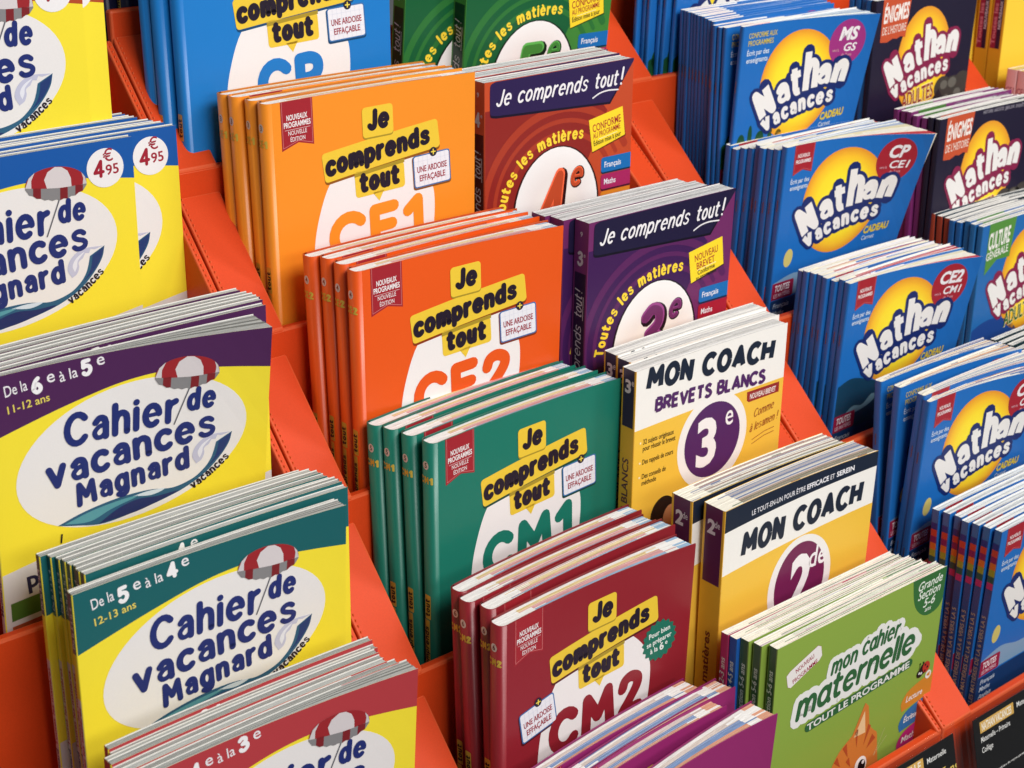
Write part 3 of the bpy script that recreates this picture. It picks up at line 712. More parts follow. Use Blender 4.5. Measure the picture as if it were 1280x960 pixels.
def coach_front(sec):
    a = Art(); navy, pur, yel = (26, 36, 54), ((112, 32, 78) if sec else (78, 36, 96)), (238, 190, 66)
    W = 182 if sec else 178
    if sec:
        a.poly([(-1, -1), (W, -1), (W, 14), (-1, 19.5)], navy, 1)
        a.text('LE TOUT-EN-UN POUR ÊTRE', 32, 14.2, 4.6, (226, 224, 228), 3, rot=1.8, fit=64); a.text('EFFICACE', 98, 12.2, 4.6, (236, 234, 238), 3, rot=1.8, fit=26, bold=.08)
        a.text('ET', 126, 11.4, 4.6, (226, 224, 228), 3, rot=1.8, fit=5); a.text('SEREIN', 133.5, 11.1, 4.6, (236, 234, 238), 3, rot=1.8, fit=21, bold=.08)
        a.poly([(-1, 58), (W, 49), (W, 250), (-1, 250)], yel, 1)
        a.stext('MON COACH', 21, 46.8, 17.4, 5.6, navy, 3, rot=1.8, slant=.12, fit=144, gap=.03, caps=False)
        a.ell(97, 98, 39, 44, (238, 234, 230), 2, n=50); a.ell(97, 98, 31, 38, pur, 3, n=50)
        a.text('2', 84, 118, 46, (240, 236, 236), 4, bold=.07, sx=.8, slant=.05); a.text('de', 107, 88, 20, (240, 236, 236), 4, bold=.02, slant=.1, sx=.8)
    else:
        a.poly([(-1, 52), (W, 50), (W, 250), (-1, 250)], yel, 1)
        a.stext('MON COACH', 11, 17.6, 15.8, 5.6, navy, 3, rot=-4, slant=.06, fit=158, gap=.03, caps=False)
        a.stext('BREVETS BLANCS', 22, 39.8, 10.4, 3.2, pur, 3, rot=-3.6, fit=142, gap=-.01, caps=False)
        a.poly([(133, 53), (173, 53), (173, 62.5), (136, 63), (133.5, 61)], (150, 40, 38), 2); a.text('NOUVEAU BREVET', 137, 60.5, 5, (240, 226, 220), 3, bold=.05, fit=32, rot=-.6)
        a.ell(93, 86, 42, 43, (240, 236, 232), 2, n=50); a.ell(93, 85.5, 33.5, 34, pur, 3, n=50)
        a.text('3', 74, 106, 42, (240, 236, 236), 4, bold=.06, sx=.95); a.text('e', 108, 77, 20, (240, 236, 236), 4, bold=.01, sx=.8)
        for t, d, w in (('32 sujets originaux', 66, 36), ('pour réussir le brevet', 72, 38), ('Des rappels de cours', 84, 36), ('Des conseils de', 97, 28), ('méthode', 103, 17)): a.text(t, 10, d, 4.6, (60, 44, 24), 3, bold=.045, fit=w, rot=-1.2)
        for d in (64, 82, 95): a.ell(7, d, .9, .9, (244, 232, 200), 3)
        for t, x, d, w in (('Comme', 143, 79, 24), ("à l'examen !", 139, 92, 32)): a.stext(t.replace("'", '').replace('x', 's'), x, d, 7, .8, (158, 74, 32), 3, slant=.35, rot=7, fit=w)
        for d in (97, 101): a.stroke([(143, d + 3), (158, d - 1), (170, d - 2)], .7, (158, 74, 32), 3)
        a.ell(37, 138, 15, 17, (30, 22, 22), 2); a.ell(46, 143, 9, 12, (196, 140, 100), 3); a.poly([(36, 156), (60, 154), (66, 170), (30, 170)], (26, 28, 50), 3)
    return a
def coach_spine(sec, T):
    a = Art(); m = T / 2; pur = (88, 26, 72) if sec else (52, 24, 64)
    top = 68 if sec else 50
    a.poly([(-1, -1), (T + 1, -1), (T + 1, top), (-1, top)], pur, 1)
    a.text('2' if sec else '3', m - (6.5 if sec else 4), 24 if sec else 20, 12 if sec else 11, (222, 208, 214), 2, bold=.07); a.text('de' if sec else 'e', m + (1.2 if sec else 3.4), 17.5 if sec else 13, 6, (214, 198, 206), 2, sx=.7)
    if sec: a.text('Toutes les matières', m + 2.6, 222, 7, (120, 44, 30), 2, rot=90, bold=.06, fit=110)
    else: a.text('BREVETS BLANCS', m + 2.6, 164, 7, (92, 44, 62), 2, rot=90, bold=.04, fit=86)
    return a
def coach(sec, T): return Kind(W=182 if sec else 178, H=245, T=T, base=(240, 236, 230), front=coach_front(sec), spine=coach_spine(sec, T), spine_col=(236, 178, 48), back=(240, 184, 52), rim=(244, 196, 70) if sec else (238, 236, 230), r=.6, tc=.6, bow=2.5 if sec else 1.5,
    page=pg_streak([(150, 120, 110), (170, 130, 120), (120, 134, 110), (120, 130, 160), (206, 200, 190), (176, 170, 172)], .75) if sec else pg_white((232, 230, 228), 36), paper=(238, 234, 224), n=18, jit=.5, noun='exam guide')
K_M3, K_M2 = coach(False, 16), coach(True, 23)

def nursery_front():
    a = Art(); dk, wh = (46, 98, 56), (232, 230, 226)
    # badge
    a.poly([(166, -2), (213, -2), (213, 26)] + C_((213, 26), (206, 38), (192, 41), (180, 35), (171, 22), (166, -2)), (52, 106, 54), 1)
    for t, x, d, h, w in (('Grande', 174, 13, 8.5, 32), ('Section', 175.5, 22, 8.5, 29), ('5-6', 184, 31.5, 8.5, 15), ('ans', 187, 36.5, 4.5, 8)): a.text(t, x, d, h, (226, 232, 220), 2, slant=.25, fit=w, rot=2)
    # stamped note
    pts = [(13, 30), (17, 27), (49, 16), (53, 18), (55, 27), (52, 30.5), (19, 43), (15.5, 41)]
    a.poly(pts, (234, 228, 224), 2); a.stroke(pts + pts[:1], .45, (150, 60, 70), 1)
    a.text('NOUVEAU', 35, 28.5, 4.2, (160, 40, 66), 3, align='c', rot=17, fit=22, bold=.03); a.text('PROGRAMME', 36, 36, 4.2, (160, 40, 66), 3, align='c', rot=17, fit=30, bold=.03)
    # title on a white cloud
    a.stext('mon', 68, 51, 13.5, 3.1, dk, 3, rot=2, slant=.22, fit=32, out=(10, wh), gap=.04); a.stext('c@hier', 106, 47.5, 14.5, 3.1, dk, 3, rot=1, slant=.22, fit=46, out=(10, wh), gap=.04)
    a.stext('m@ternelle', 28, 77.5, 21, 4.9, dk, 3, rot=3.2, slant=.22, fit=156, out=(12, wh), gap=.03)
    a.stroke([(46, 72), (180, 62)], 16, wh, 2)
    a.stroke([(46, 91), (174, 82.5)], 9.5, dk, 4); a.text('TOUT LE PROGRAMME', 44, 94.5, 6.6, wh, 5, rot=3.7, fit=131, bold=.06)
    # subject tabs
    for d, c, t in ((110, (206, 132, 46), 'Lecture'), (131, (44, 108, 164), 'Écriture'), (152, (176, 38, 108), 'Maths'), (173, (200, 60, 40), 'Anglais')):
        a.poly([(213, d - 5)] + C_((213, d - 5), (192, d - 2), (177, d + 3), (170, d + 12), (172, d + 21)) + [(213, d + 16)], c, 2 + (d > 120) + (d > 140)); a.text(t, 176, d + 13, 6, (238, 230, 226), 5, slant=.2, rot=2, bold=.04, fit=22)
    a.ell(204, 105, 4, 4.2, (236, 226, 220), 5); a.poly([(202, 104), (206, 102.5), (206, 107), (202, 106)], (206, 132, 46), 6)
    # ladybird
    a.ell(197, 96, 6, 5.5, (30, 24, 22), 6); a.ell(199.5, 95.5, 5, 5.6, (186, 52, 40), 7, 10)
    for x, d in ((198, 93), (201, 96), (198, 99)): a.ell(x, d, 1.1, 1.2, (30, 24, 22), 8)
    a.ell(191.5, 99.5, 4.4, 4.2, (30, 24, 22), 7); a.ell(190.4, 99, 1.2, 1.3, (220, 220, 220), 8); a.ell(193.2, 99.8, 1.2, 1.3, (220, 220, 220), 8)
    for x in (190, 194.5): a.stroke([(x, 95), (x + .6, 90)], .6, (30, 24, 22), 6); a.ell(x + .6, 89.6, 1, 1, (30, 24, 22), 6)
    # ginger cat
    g, dkk = (206, 122, 54), (176, 78, 42)
    a.poly(C_((70, 172), (86, 140), (104, 127), (118, 120), (134, 132), (141, 146), (141, 210), (60, 210), (56, 190), (70, 172)), g, 2)
    a.poly([(103, 131), (119, 99), (124, 104), (129, 131)], g, 3); a.poly([(108, 129), (119.5, 107), (123, 130)], (232, 196, 148), 4)
    a.poly([(48, 165), (88, 160), (84, 180), (62, 190)], g, 3); a.poly([(53, 168), (78, 166), (66, 181)], (232, 196, 148), 4)
    for p in ([(94, 134), (99, 131), (102, 146)], [(84, 144), (88, 140), (93, 152)], [(133, 136), (138, 142), (127, 148)], [(75, 158), (79, 153), (84, 163)], [(109, 124), (113, 122), (113, 141)], [(126, 123), (130, 126), (122, 143)], [(68, 172), (71, 166), (80, 176)], [(100, 150), (104, 147), (107, 158)], [(90, 163), (93, 158), (99, 168)]): a.poly(p, dkk, 4)
    a.ell(121, 163, 8, 9.5, (240, 238, 232), 4, 10); a.ell(122.5, 164, 5, 7, (24, 20, 22), 5, 10); a.ell(124, 160.5, 1.7, 2, (244, 244, 244), 6)
    for q in ((150, 137), (154, 146)): a.stroke([(138, 160), q], .35, (214, 208, 160), 4)
    return a
def nursery_spine(t, T, dk):
    a = Art(); m = T / 2; a.poly([(-1, -1), (T + 1, -1), (T + 1, 100), (-1, 100)], dk, 1)
    a.text(t, m + 1.7, 92, 5, (204, 214, 200), 2, rot=90, slant=.2, fit=70, bold=.02); return a
def nursery(base, dk, t, T=8.6): return Kind(W=211, H=285, T=T, base=base, front=K_NF, spine=nursery_spine(t, T, dk), spine_col=tuple(v * .7 for v in base), rim=(226, 226, 214), page=pg_streak([(226, 190, 186), (214, 200, 176), (190, 200, 180), (214, 206, 206), (70, 110, 70), (196, 170, 190)], .45), paper=(236, 230, 216), n=14, jit=.9, r=.5, tc=.45, noun='nursery workbook')
K_NF = nursery_front()
K_NG = nursery((138, 166, 68), (38, 76, 42), 'Grande Section 5-6 ans'); K_NB = nursery((30, 90, 170), (24, 74, 150), 'Moyenne Section 4-5 ans', 7.5); K_NP = nursery((190, 50, 100), (168, 44, 92), 'Petite Section 2-3 ans', 7.5)

def vacation_logo(a, outc, sub=None):
    K = (236, 232, 228)
    for pas in (0, 1):
        def st(t, *r, **k):
            w = r[3]
            if pas == 0: a.stext(t, r[0], r[1], r[2], w, outc, 5, out=(7.0, outc), **k)
            else: a.stext(t, r[0], r[1], r[2], w, K, 7, **k)
        fl = dict(caps=False)
        st('N', 33.5, 93, 26, 9.4, rot=31, sx=.98, **fl)
        st('a', 55.5, 80, 21.5, 6.9, rot=21, sx=1.16); st('+', 70.5, 74.5, 27, 7.2, rot=15, sx=.86, slant=.05, **fl); st('h', 87, 71.5, 38, 8.2, rot=10, sx=.66, slant=.12, **fl)
        st('a', 103.5, 65, 21.5, 6.9, rot=6, sx=1.16, slant=.1); st('n', 121.5, 66.5, 27, 8.6, rot=2, sx=.84, slant=.18, **fl)
        st('v', 39.5, 105, 16, 5.4, rot=30, sx=1.05, **fl); st('acances', 0, 0, 13.4, 4.3, path=((53.5, 100), (84, 86.5), (129, 84)))
def vacation_front(lv, sub, col, conf=False, bush=True, hill=None, age='de 7 ans'):
    a = Art(); W, H = 165, 220
    a.ring_grad(79, 63, 50, 53, [(255, 238, 66), (255, 236, 58), (255, 234, 52), (255, 230, 48), (255, 222, 46), (252, 196, 44), (232, 148, 46)], 1, 4, 2, 48)
    if hill: a.poly(C_((0, 103), (20, 99), (45, 106), (60, 112)) + [(60, 220), (0, 220)], hill, 1); a.poly(C_((12, 137), (26, 129), (40, 131), (52, 123), (60, 126), (52, 132), (36, 136), (12, 137)), (120, 160, 176), 2)
    if bush:
        for x, d, rx, rd in ((10, 112, 5.5, 9), (22, 106, 3, 10), (36, 112, 6, 9), (50, 105, 3, 11), (62, 113, 5, 8), (5, 124, 9, 14), (24, 126, 13, 13), (50, 126, 14, 12)): a.ell(x, d, rx, rd, (24, 74, 44), 1)
        a.poly([(0, 124), (165, 124), (165, 150), (0, 150)], (34, 92, 48), 2); a.poly([(0, 146), (165, 146), (165, 170), (0, 170)], (110, 150, 150), 3)
    if not hill and not bush:
        a.ell(18, 111, 6, 9, (206, 190, 110), 2, -10); a.poly(C_((0, 134), (30, 128), (60, 134), (100, 130)) + [(100, 150), (0, 150)], (126, 160, 190), 1)
    # level bubble
    a.ell(134, 27, 21, 23, col, 2, 0, n=40); a.poly([(118, 40), (126, 30), (146, 46), (120, 49)], col, 3)
    a.text(lv, 134, 24, 12.5, (240, 234, 236), 4, align='c', bold=.07, slant=.18, fit=12 * len(lv) ** .75); a.text(sub, 138, 35.5, 8, (240, 234, 236), 4, align='c', bold=.06, slant=.18, fit=8 * len(sub) ** .85)
    a.text('vers la', 126, 35.5, 3, (214, 160, 170), 4, align='r', fit=8); a.text(age, 136, 40.5, 3, (214, 160, 170), 4, align='c', fit=12)
    # ribbon or note at top left
    if conf:
        a.text('CONFORME AUX', 7, 12, 5, (206, 186, 84), 3, bold=.03, fit=38); a.text('PROGRAMMES', 7, 19, 5, (206, 186, 84), 3, bold=.03, fit=34)
        a.text('Écrit par des', 6.5, 28, 5, (214, 226, 238), 3, bold=.03, fit=30); a.text('enseignants', 6.5, 35, 5, (214, 226, 238), 3, bold=.03, fit=29)
    else:
        a.poly([(9.5, -1), (36, 0), (35, 28), (23, 24.5), (10, 29)], (164, 34, 46), 3); a.stroke([(10.8, 0), (11.2, 27.4), (23, 23.2), (34, 26.4), (34.8, 0)], .3, (206, 110, 110), 4)
        a.text('NOUVEAUX', 22.5, 12.5, 3.6, (240, 226, 226), 4, align='c', bold=.06, fit=16); a.text('PROGRAMMES', 22.5, 18, 3.6, (240, 226, 226), 4, align='c', bold=.06, fit=20)
        a.text('Écrit par des', 8.5, 37, 4.6, (214, 226, 238), 3, bold=.03, fit=25); a.text('enseignants', 8.5, 43, 4.6, (214, 226, 238), 3, bold=.03, fit=24)
    vacation_logo(a, (24, 42, 104))
    a.text('CADEAU', 117, 103.5, 7.4, (222, 194, 66), 5, bold=.12, fit=30, rot=5, slant=.1); a.text('Carnet', 116, 110.5, 4.6, (206, 216, 226), 5, slant=.2, fit=16, rot=4)
    a.rrect(-4, 134, 34, 17, 2, (150, 30, 66), 5, rot=1); a.text('TOUTES', 3.5, 143, 6.6, (240, 230, 234), 6, bold=.07, slant=.12, fit=21, rot=2); a.text('LES MATIÈRES', 3, 149, 4, (226, 190, 204), 6, fit=23, rot=2)
    a.poly([(0, 152), (165, 150), (165, 220), (0, 220)], (22, 56, 104), 4)
    for i, t in enumerate(('Français', 'Maths', 'Anglais')): a.text(t, 4, 160 + 8 * i, 5, (200, 212, 226), 5, slant=.2)
    return a
def vac(front, T=4.6, base=(30, 106, 184), pages=None, n=6, **kw):
    d = dict(W=165, H=220, T=T, base=base, front=front, back=(32, 104, 176), rim=(224, 228, 232), bow=1.5, r=1.6, tc=.25, over=.8, page=pages or pg_streak([(214, 200, 150), (190, 60, 70), (170, 184, 208), (226, 216, 180)], .35), paper=(238, 232, 212), n=n, jit=.8, lens=26, noun='holiday notebook', staples=(62, 160))
    d.update(kw); return Kind(**d)
K_D0 = vac(vacation_front('PS', 'MS', (60, 140, 60), True), 5.2)
K_D1 = vac(vacation_front('MS', 'GS', (160, 52, 126), True), 5.0, pages=lambda i, n, t, rag, R: (196, 74, 88) if .05 < t < .22 else (190, 206, 226), spine_col=(30, 98, 172))
K_D2 = vac(vacation_front('CP', 'CE1', (166, 36, 50), bush=False), 7.4, lens=34)
K_D3 = vac(vacation_front('CE2', 'CM1', (166, 36, 50), bush=False, hill=(22, 62, 88)), 7.0, lens=34, pages=pg_streak([(206, 180, 190), (190, 60, 80), (210, 206, 220), (232, 222, 190)], .5))
K_D4 = vac(vacation_front('CM1', 'CM2', (166, 36, 50), bush=False), 8.5, n=14, pages=pg_streak([(150, 160, 186), (176, 150, 160), (70, 100, 160), (206, 206, 206), (200, 140, 100)], .55))
K_D4C = vac(vacation_front('CM1', 'CM2', (166, 36, 50), True, False), 8.5, n=14, pages=K_D4.page)
def bands_spine(T):
    a = Art()
    a.poly([(-1, -1), (T + 1, -1), (T + 1, 13), (-1, 13)], (52, 104, 160), 1)
    for i, c in enumerate(((28, 50, 120), (190, 66, 48), (126, 34, 84), (206, 108, 40), (150, 150, 46), (26, 82, 72), (176, 50, 104))): a.poly([(-1, 13 + 6.6 * i), (T + 1, 13 + 6.6 * i), (T + 1, 19.6 + 6.6 * i), (-1, 19.6 + 6.6 * i)], c, 2)
    a.text('TOUTES LES MATIÈRES DE LA 6 VERS LA 5', T / 2 + 1.5, 205, 4, (176, 164, 140), 2, rot=90, bold=.03, fit=118); return a
K_D5 = vac(vacation_front('6e', '5e', (44, 84, 160), bush=False, age='de 12 ans'), 7.4, spine=bands_spine(7.4), spine_col=(40, 74, 128), r=.4, lens=0, staples=(), pages=pg_white((226, 232, 238), 50), n=9)

def adult_front(flag, fl, kind):
    a = Art(); W = 165
    if kind == 'culture':
        a.ell(30, 150, 60, 46, (34, 70, 140), 1)
    a.ring_grad(86, 70, 44, 56, [(255, 236, 66), (255, 232, 56), (255, 226, 48), (250, 200, 42), (230, 150, 42)], 1, 4, 4, 44)
    if kind == 'mystery':
        for x, d, r in ((124, 104, 14), (141, 108, 17), (156, 101, 13), (132, 122, 18), (154, 126, 18), (112, 128, 14)): a.ell(x, d, r, r * .9, (66, 60, 56), 2)
        for x, d, r in ((126, 101, 6), (140, 100, 7), (150, 112, 6), (132, 116, 5), (146, 126, 7)): a.ell(x, d, r, r * .8, (104, 100, 92), 3)
        a.poly([(106, 116), (118, 104), (124, 112), (118, 140), (100, 140)], (40, 34, 40), 4)
    a.poly([(11, -1), (58, -1)] + ([(52, 42), (44, 40), (38, 42), (31, 41), (22, 44), (10, 43)] if kind == 'mystery' else [(52, 41), (30, 40), (10, 53)]), flag, 3)
    if kind == 'mystery':
        a.text('ÉNIGMES', 13.5, 24, 16, (240, 230, 222), 4, fit=41, rot=3, bold=.05, slant=.1); a.text("DE L'HISTOIRE", 12.5, 36, 8, (232, 210, 196), 4, fit=39, rot=2, slant=.1)
        for i, t in enumerate(('HISTOIRE', 'ANECDOTES', 'JEUX', 'ENQUÊTES', 'QUIZ')): a.text(t, 72 + 18 * i, 5 + i * .2, 3.4, (150, 144, 156), 4, fit=16, bold=.04)
    else: a.text('CULTURE', 12, 27, 17, (240, 236, 228), 4, fit=37, rot=4, bold=.05, slant=.08); a.text('GÉNÉRALE', 10.5, 38, 8, (236, 232, 224), 4, fit=38, rot=5, bold=.04)
    vacation_logo(a, (134, 32, 72))
    c = (150, 44, 40) if kind == 'mystery' else (46, 100, 44)
    a.text('ADULTES', 57, 118, 16, (244, 224, 170), 5, fit=52, rot=8, bold=.09, slant=.05); a.text('ADULTES', 57, 118, 16, c, 6, fit=52, rot=8, bold=.03, slant=.05)
    return a
def adult(flag, kind, base, spine_col, T=6.4, rim=None, over=None):
    return Kind(W=165, H=225, T=T, base=base, front=adult_front(flag, None, kind), spine_col=spine_col, back=base, rim=rim or (228, 228, 226), r=.8, tc=.3, page=pg_white((240, 240, 236), 60), paper=(240, 238, 232), n=7, jit=1.0, lens=14, bow=2.0, staples=(), noun='puzzle notebook')
K_E1 = adult((196, 80, 46), 'mystery', (30, 24, 48), (30, 24, 48)); K_EP = adult((70, 120, 50), 'mystery', (126, 46, 110), (126, 46, 110))
K_E3 = adult((84, 140, 60), 'culture', (36, 104, 172), (40, 108, 170)); K_EB = adult((40, 60, 80), 'mystery', (30, 90, 160), (36, 100, 170)); K_ER = adult((30, 60, 76), 'mystery', (30, 44, 54), (166, 64, 42)); K_E4 = adult((26, 50, 58), 'mystery', (18, 44, 52), (20, 44, 52))

def yellow_spine(T):
    a = Art(); m = T / 2
    a.poly([(-1, -1), (m - 2, -1), (T + 1, -1), (T + 1, 18), (-1, 42)], (214, 196, 190), 1)
    a.poly([(-1, 40), (m, 34), (m, 150), (-1, 150)], (140, 34, 62), 2); a.poly([(m, 34), (T - 3, 22), (T - 3, 150), (m, 150)], (30, 26, 56), 2)
    a.text('Toutes les matières', m - 1.3, 146, 5, (206, 130, 146), 3, rot=90, fit=88, bold=.04); a.text('NOUVEAUX PROGRAMMES', m + 4.2, 128, 3.4, (214, 210, 220), 3, rot=90, fit=70, bold=.05); return a
def plain_art(): a = Art(); a.rrect(8, -6, 60, 50, 3, (34, 60, 130), 1); a.text('CM', 20, 28, 20, (236, 232, 228), 2, bold=.06); return a
K_F = Kind(W=170, H=240, T=17, base=(246, 206, 62), front=plain_art(), spine=yellow_spine(17), spine_col=(214, 164, 40), page=pg_white(), paper=(238, 230, 214), n=8, jit=.3, r=.6, tc=.5, rim=(240, 230, 200))
def pink_spine(T): a = Art(); a.text('CE1', T / 2, 26, 6.4, (150, 70, 90), 1, align='c', bold=.06, fit=T * .8); return a
K_P = Kind(W=170, H=200, T=13, base=(224, 178, 180), front=plain_art(), spine=pink_spine(13), spine_col=(222, 176, 176), page=pg_white((244, 220, 130), 20), paper=(238, 230, 214), n=8, jit=.3, r=1, tc=.5)

# ------------------------------------------------------------------ the orange card displays
OR, ORE = (216, 70, 26), (240, 92, 46)
Y = lambda t: .845 - .0856 * (t - 3)
def prism(mb, prof, x0, x1, col, seg=1):
    n = len(prof)
    for i in range(n):
        (ya, za), (yb, zb) = prof[i], prof[(i + 1) % n]; mb.face([(x0, ya, za), (x0, yb, zb), (x1, yb, zb), (x1, ya, za)], col)
    for x, o in ((x0, 1), (x1, -1)):
        for t in tessellate_polygon([[Vector((p[0], p[1], 0)) for p in prof]]): mb.face([(x, *prof[i]) for i in t[::o]], col)
def bevelled(me, w, seg=2):
    bm = bmesh.new(); bm.from_mesh(me); bmesh.ops.remove_doubles(bm, verts=bm.verts, dist=1e-6); bmesh.ops.recalc_face_normals(bm, faces=bm.faces)
    worn_hilite = bmesh.ops.bevel(bm, geom=[e for e in bm.edges if e.is_manifold and e.calc_face_angle(0) > .5], offset=w, segments=seg, profile=.5, affect='EDGES', clamp_overlap=True)['faces']
    worn_hilite = set(worn_hilite)
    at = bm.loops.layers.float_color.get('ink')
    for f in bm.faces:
        for l in f.loops: l[at] = (*lin((222, 92, 50) if f in worn_hilite else OR), 1)  # bevels in lighter ink: worn card edge plus a painted edge highlight
    bm.to_mesh(me); bm.free(); me.polygons.foreach_set('use_smooth', [False] * len(me.polygons)); return me
def rack(label, bays, walls, tiers, rail=False):
    """bays: (x0, x1, lip height at tier, floor height at tier); walls: (xa, xb, drop, lip height, top tier, last tier)"""
    root = thing('card_display', label, 'display rack', 'orange card displays'); root.matrix_world = LEAN
    for x0, x1, zl, zf in bays:
        for t in tiers:
            yl = Y(t) - .013; mb = MB()
            prism(mb, [(yl, zf(t + 1) - .02), (yl + .009, zf(t + 1) - .02), (yl + .009, zl(t)), (yl, zl(t))], x0, x1, lin(OR))
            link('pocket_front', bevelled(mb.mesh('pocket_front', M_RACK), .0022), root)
            mb = MB(); mb.box((x0 + .0005, yl + .0095, zf(t) - .004), (x1 - .0005, Y(t - 1) - .0135, zf(t) - .0005), lin(OR))
            link('shelf', mb.mesh('shelf', M_RACK), root)
    for xa, xb, drop, zl, ta, tb in walls:
        for t in range(ta, tb):
            y0, y1 = Y(t) - .0135, Y(t + 1) - .0128; z0, z1 = zl(t) - .020 - drop, zl(t + 1) + .0006; mb = MB()
            prism(mb, [(y0, z0), (y1, z1), (y1, z1 - .07), (y0, z0 - .11)], xa, xb, lin(OR))
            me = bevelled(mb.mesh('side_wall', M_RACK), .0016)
            o = link('side_wall', me, root)
            mb = MB(); L = math.hypot(y1 - y0, z1 - z0); dy, dz = (y1 - y0) / L, (z1 - z0) / L; ny, nz = dz, -dy; n = int(L / .0045)
            if nz < 0: ny, nz = -ny, -nz
            for i in range(n):   # punched fold line
                a, b = (i + .2) / n * L, (i + .75) / n * L; xx = xb - .0026 if drop > .004 else xa + .0026
                mb.box((xx - .0004, y0 + dy * a + ny * .0001 - .0001, z0 + dz * a + nz * .0001), (xx + .0004, y0 + dy * b + ny * .0004, z0 + dz * b + nz * .0004), lin((226, 104, 62)))
            link('fold_perforation', mb.mesh('fold_perforation', M_RACK), o)
    return root
zlB = lambda t: -.328 - .1115 * t; zlD = lambda t: -.322 - .0985 * t; zlA = lambda t: -.567 - .103 * (t - 2)
zfB = lambda t: -.269 - .108 * (t - 1) - .262; zfC = lambda t: -.28 - .0965 * (t - 1) - (.235 if t < 3 else .245 if t < 5 else .285); zfD = lambda t: -.265 - .098 * (t - 1) - .22; zfA = lambda t: -.285 - .105 * (t - 1) - .265
T5 = range(-1, 6)
rack('orange card display holding the yellow holiday workbooks', [(.26, .5765, zlA, zfA)], [(.570, .5762, .002, zlB, -1, 5)], T5)
rack('orange card display between yellow workbooks and blue notebooks', [(.5775, .8245, zlB, zfB), (.8325, 1.046, lambda t: zlD(t) - (.035 if t < 5 else 0), zfC)], [(.5778, .615, 0, zlB, -1, 5), (.826, .8385, .012, zlB, -1, 5), (1.016, 1.046, .010, zlD, -1, 4), (1.0405, 1.046, .012, zlD, 4, 5)], T5)
rack('orange card display holding the blue holiday notebooks and puzzle notebooks', [(1.0475, 1.53, zlD, zfD)], [(1.0478, 1.09, 0, zlD, -1, 5), (1.506, 1.53, 0, zlD, -1, 5)], T5)
rack('orange card display at far right holding yellow workbooks', [(1.532, 1.82, zlD, zfD)], [(1.5322, 1.575, 0, zlD, -1, 5)], T5)

# ------------------------------------------------------------------ the books, stack by stack, front to back
def series(x, y, z, n, dx, dy, dz=0, jx=.0026, jz=.0015, seed=1, first_gap=None):
    R = random.Random(seed); out = [(x, y, z)]
    for i in range(1, n):
        yy = y + dy * i + (first_gap or 0)
        out.append((x + dx * i + R.uniform(-jx, jx), yy, z + dz * i + R.uniform(-jz, jz) * 1.5 - .0005))
    return out
# yellow holiday workbooks
GA = 'yellow holiday workbooks in the left display'
d = 'yellow workbook with %s band'
stack(K_A0, [(.323, 1.10, -.165), (.344, 1.11, -.167)] + series(.344, 1.118, -.167, 5, 0, .006), d % 'rust' + ' at top left', GA, yb=.012)
stack(K_A1, [(.329, 1.055, -.285), (.372, 1.068, -.286)] + series(.366, 1.0745, -.284, 10, -.0018, .0058, seed=3), d % 'blue' + ' and price bubble', GA, yb=.012)
stack(K_A2, [(.349, .927, -.388, 0, 1.1)] + series(.362, .937, -.3885, 8, .0004, .0056, seed=5), d % 'purple' + ' marked 6e', GA, F=22, yb=.014)
stack(K_A3, [(.348, .828, -.498)] + [(.352, .8385, -.503), (.366, .8475, -.4985), (.365, .8530, -.4983), (.366, .8585, -.4982), (.3645, .8640, -.4985), (.3635, .8695, -.498), (.362, .875, -.4985), (.359, .8805, -.498), (.354, .886, -.498)], d % 'teal' + ' marked 5e', GA, F=5, yb=.012)
stack(K_A4, [(.350, .755, -.591), (.344, .7605, -.5915)] + series(.338, .766, -.5905, 6, .0015, .0056, seed=9), d % 'red' + ' marked 4e', GA, F=8, yb=.01)
# primary school workbooks
GB = 'primary school workbooks in the second bay'
d = '%s workbook titled %s'
stack(K_NAVY, [(.602, 1.187, -.05), (.592, 1.203, -.05)], 'dark navy workbook above the blue CP stack', GB)
stack(K_CP, [(.600, 1.098, -.16), (.592, 1.114, -.162), (.590, 1.129, -.161)], d % ('bright blue', 'CP'), GB)
stack(K_CE1, [(.6246, 1.0205, -.2693, -.006), (.6235, 1.0375, -.2695, -.03), (.6185, 1.0535, -.2688, -.03), (.6175, 1.0675, -.2692, -.025)], d % ('light orange', 'CE1'), GB, F=3, step=.0140)
stack(K_CE2, [(.6364, .927, -.3776, -.015), (.6381, .9465, -.3775, .02), (.637, .9635, -.3772, 0), (.6315, .979, -.3785, -.015)], d % ('red orange', 'CE2'), GB, F=5)
stack(K_CM1, [(.6478, .8535, -.4926, .045), (.6445, .8745, -.4928, .045), (.6405, .8915, -.4925, .072), (.636, .9055, -.4928, .079)], d % ('green', 'CM1'), GB, F=3, step=.0145)
stack(K_CM2, [(.6285, .751, -.5913, .034), (.6375, .7735, -.591, .046), (.6325, .7915, -.5915, .036), (.6375, .8065, -.5912, .068)], d % ('dark red', 'CM2'), GB, F=6)
stack(K_6, [(.634, .650, -.7022, .12), (.613, .6805, -.702, .10), (.637, .696, -.7015, .09), (.618, .7135, -.702, .087)], 'magenta workbook at the bottom edge', GB, F=10, F2=5)
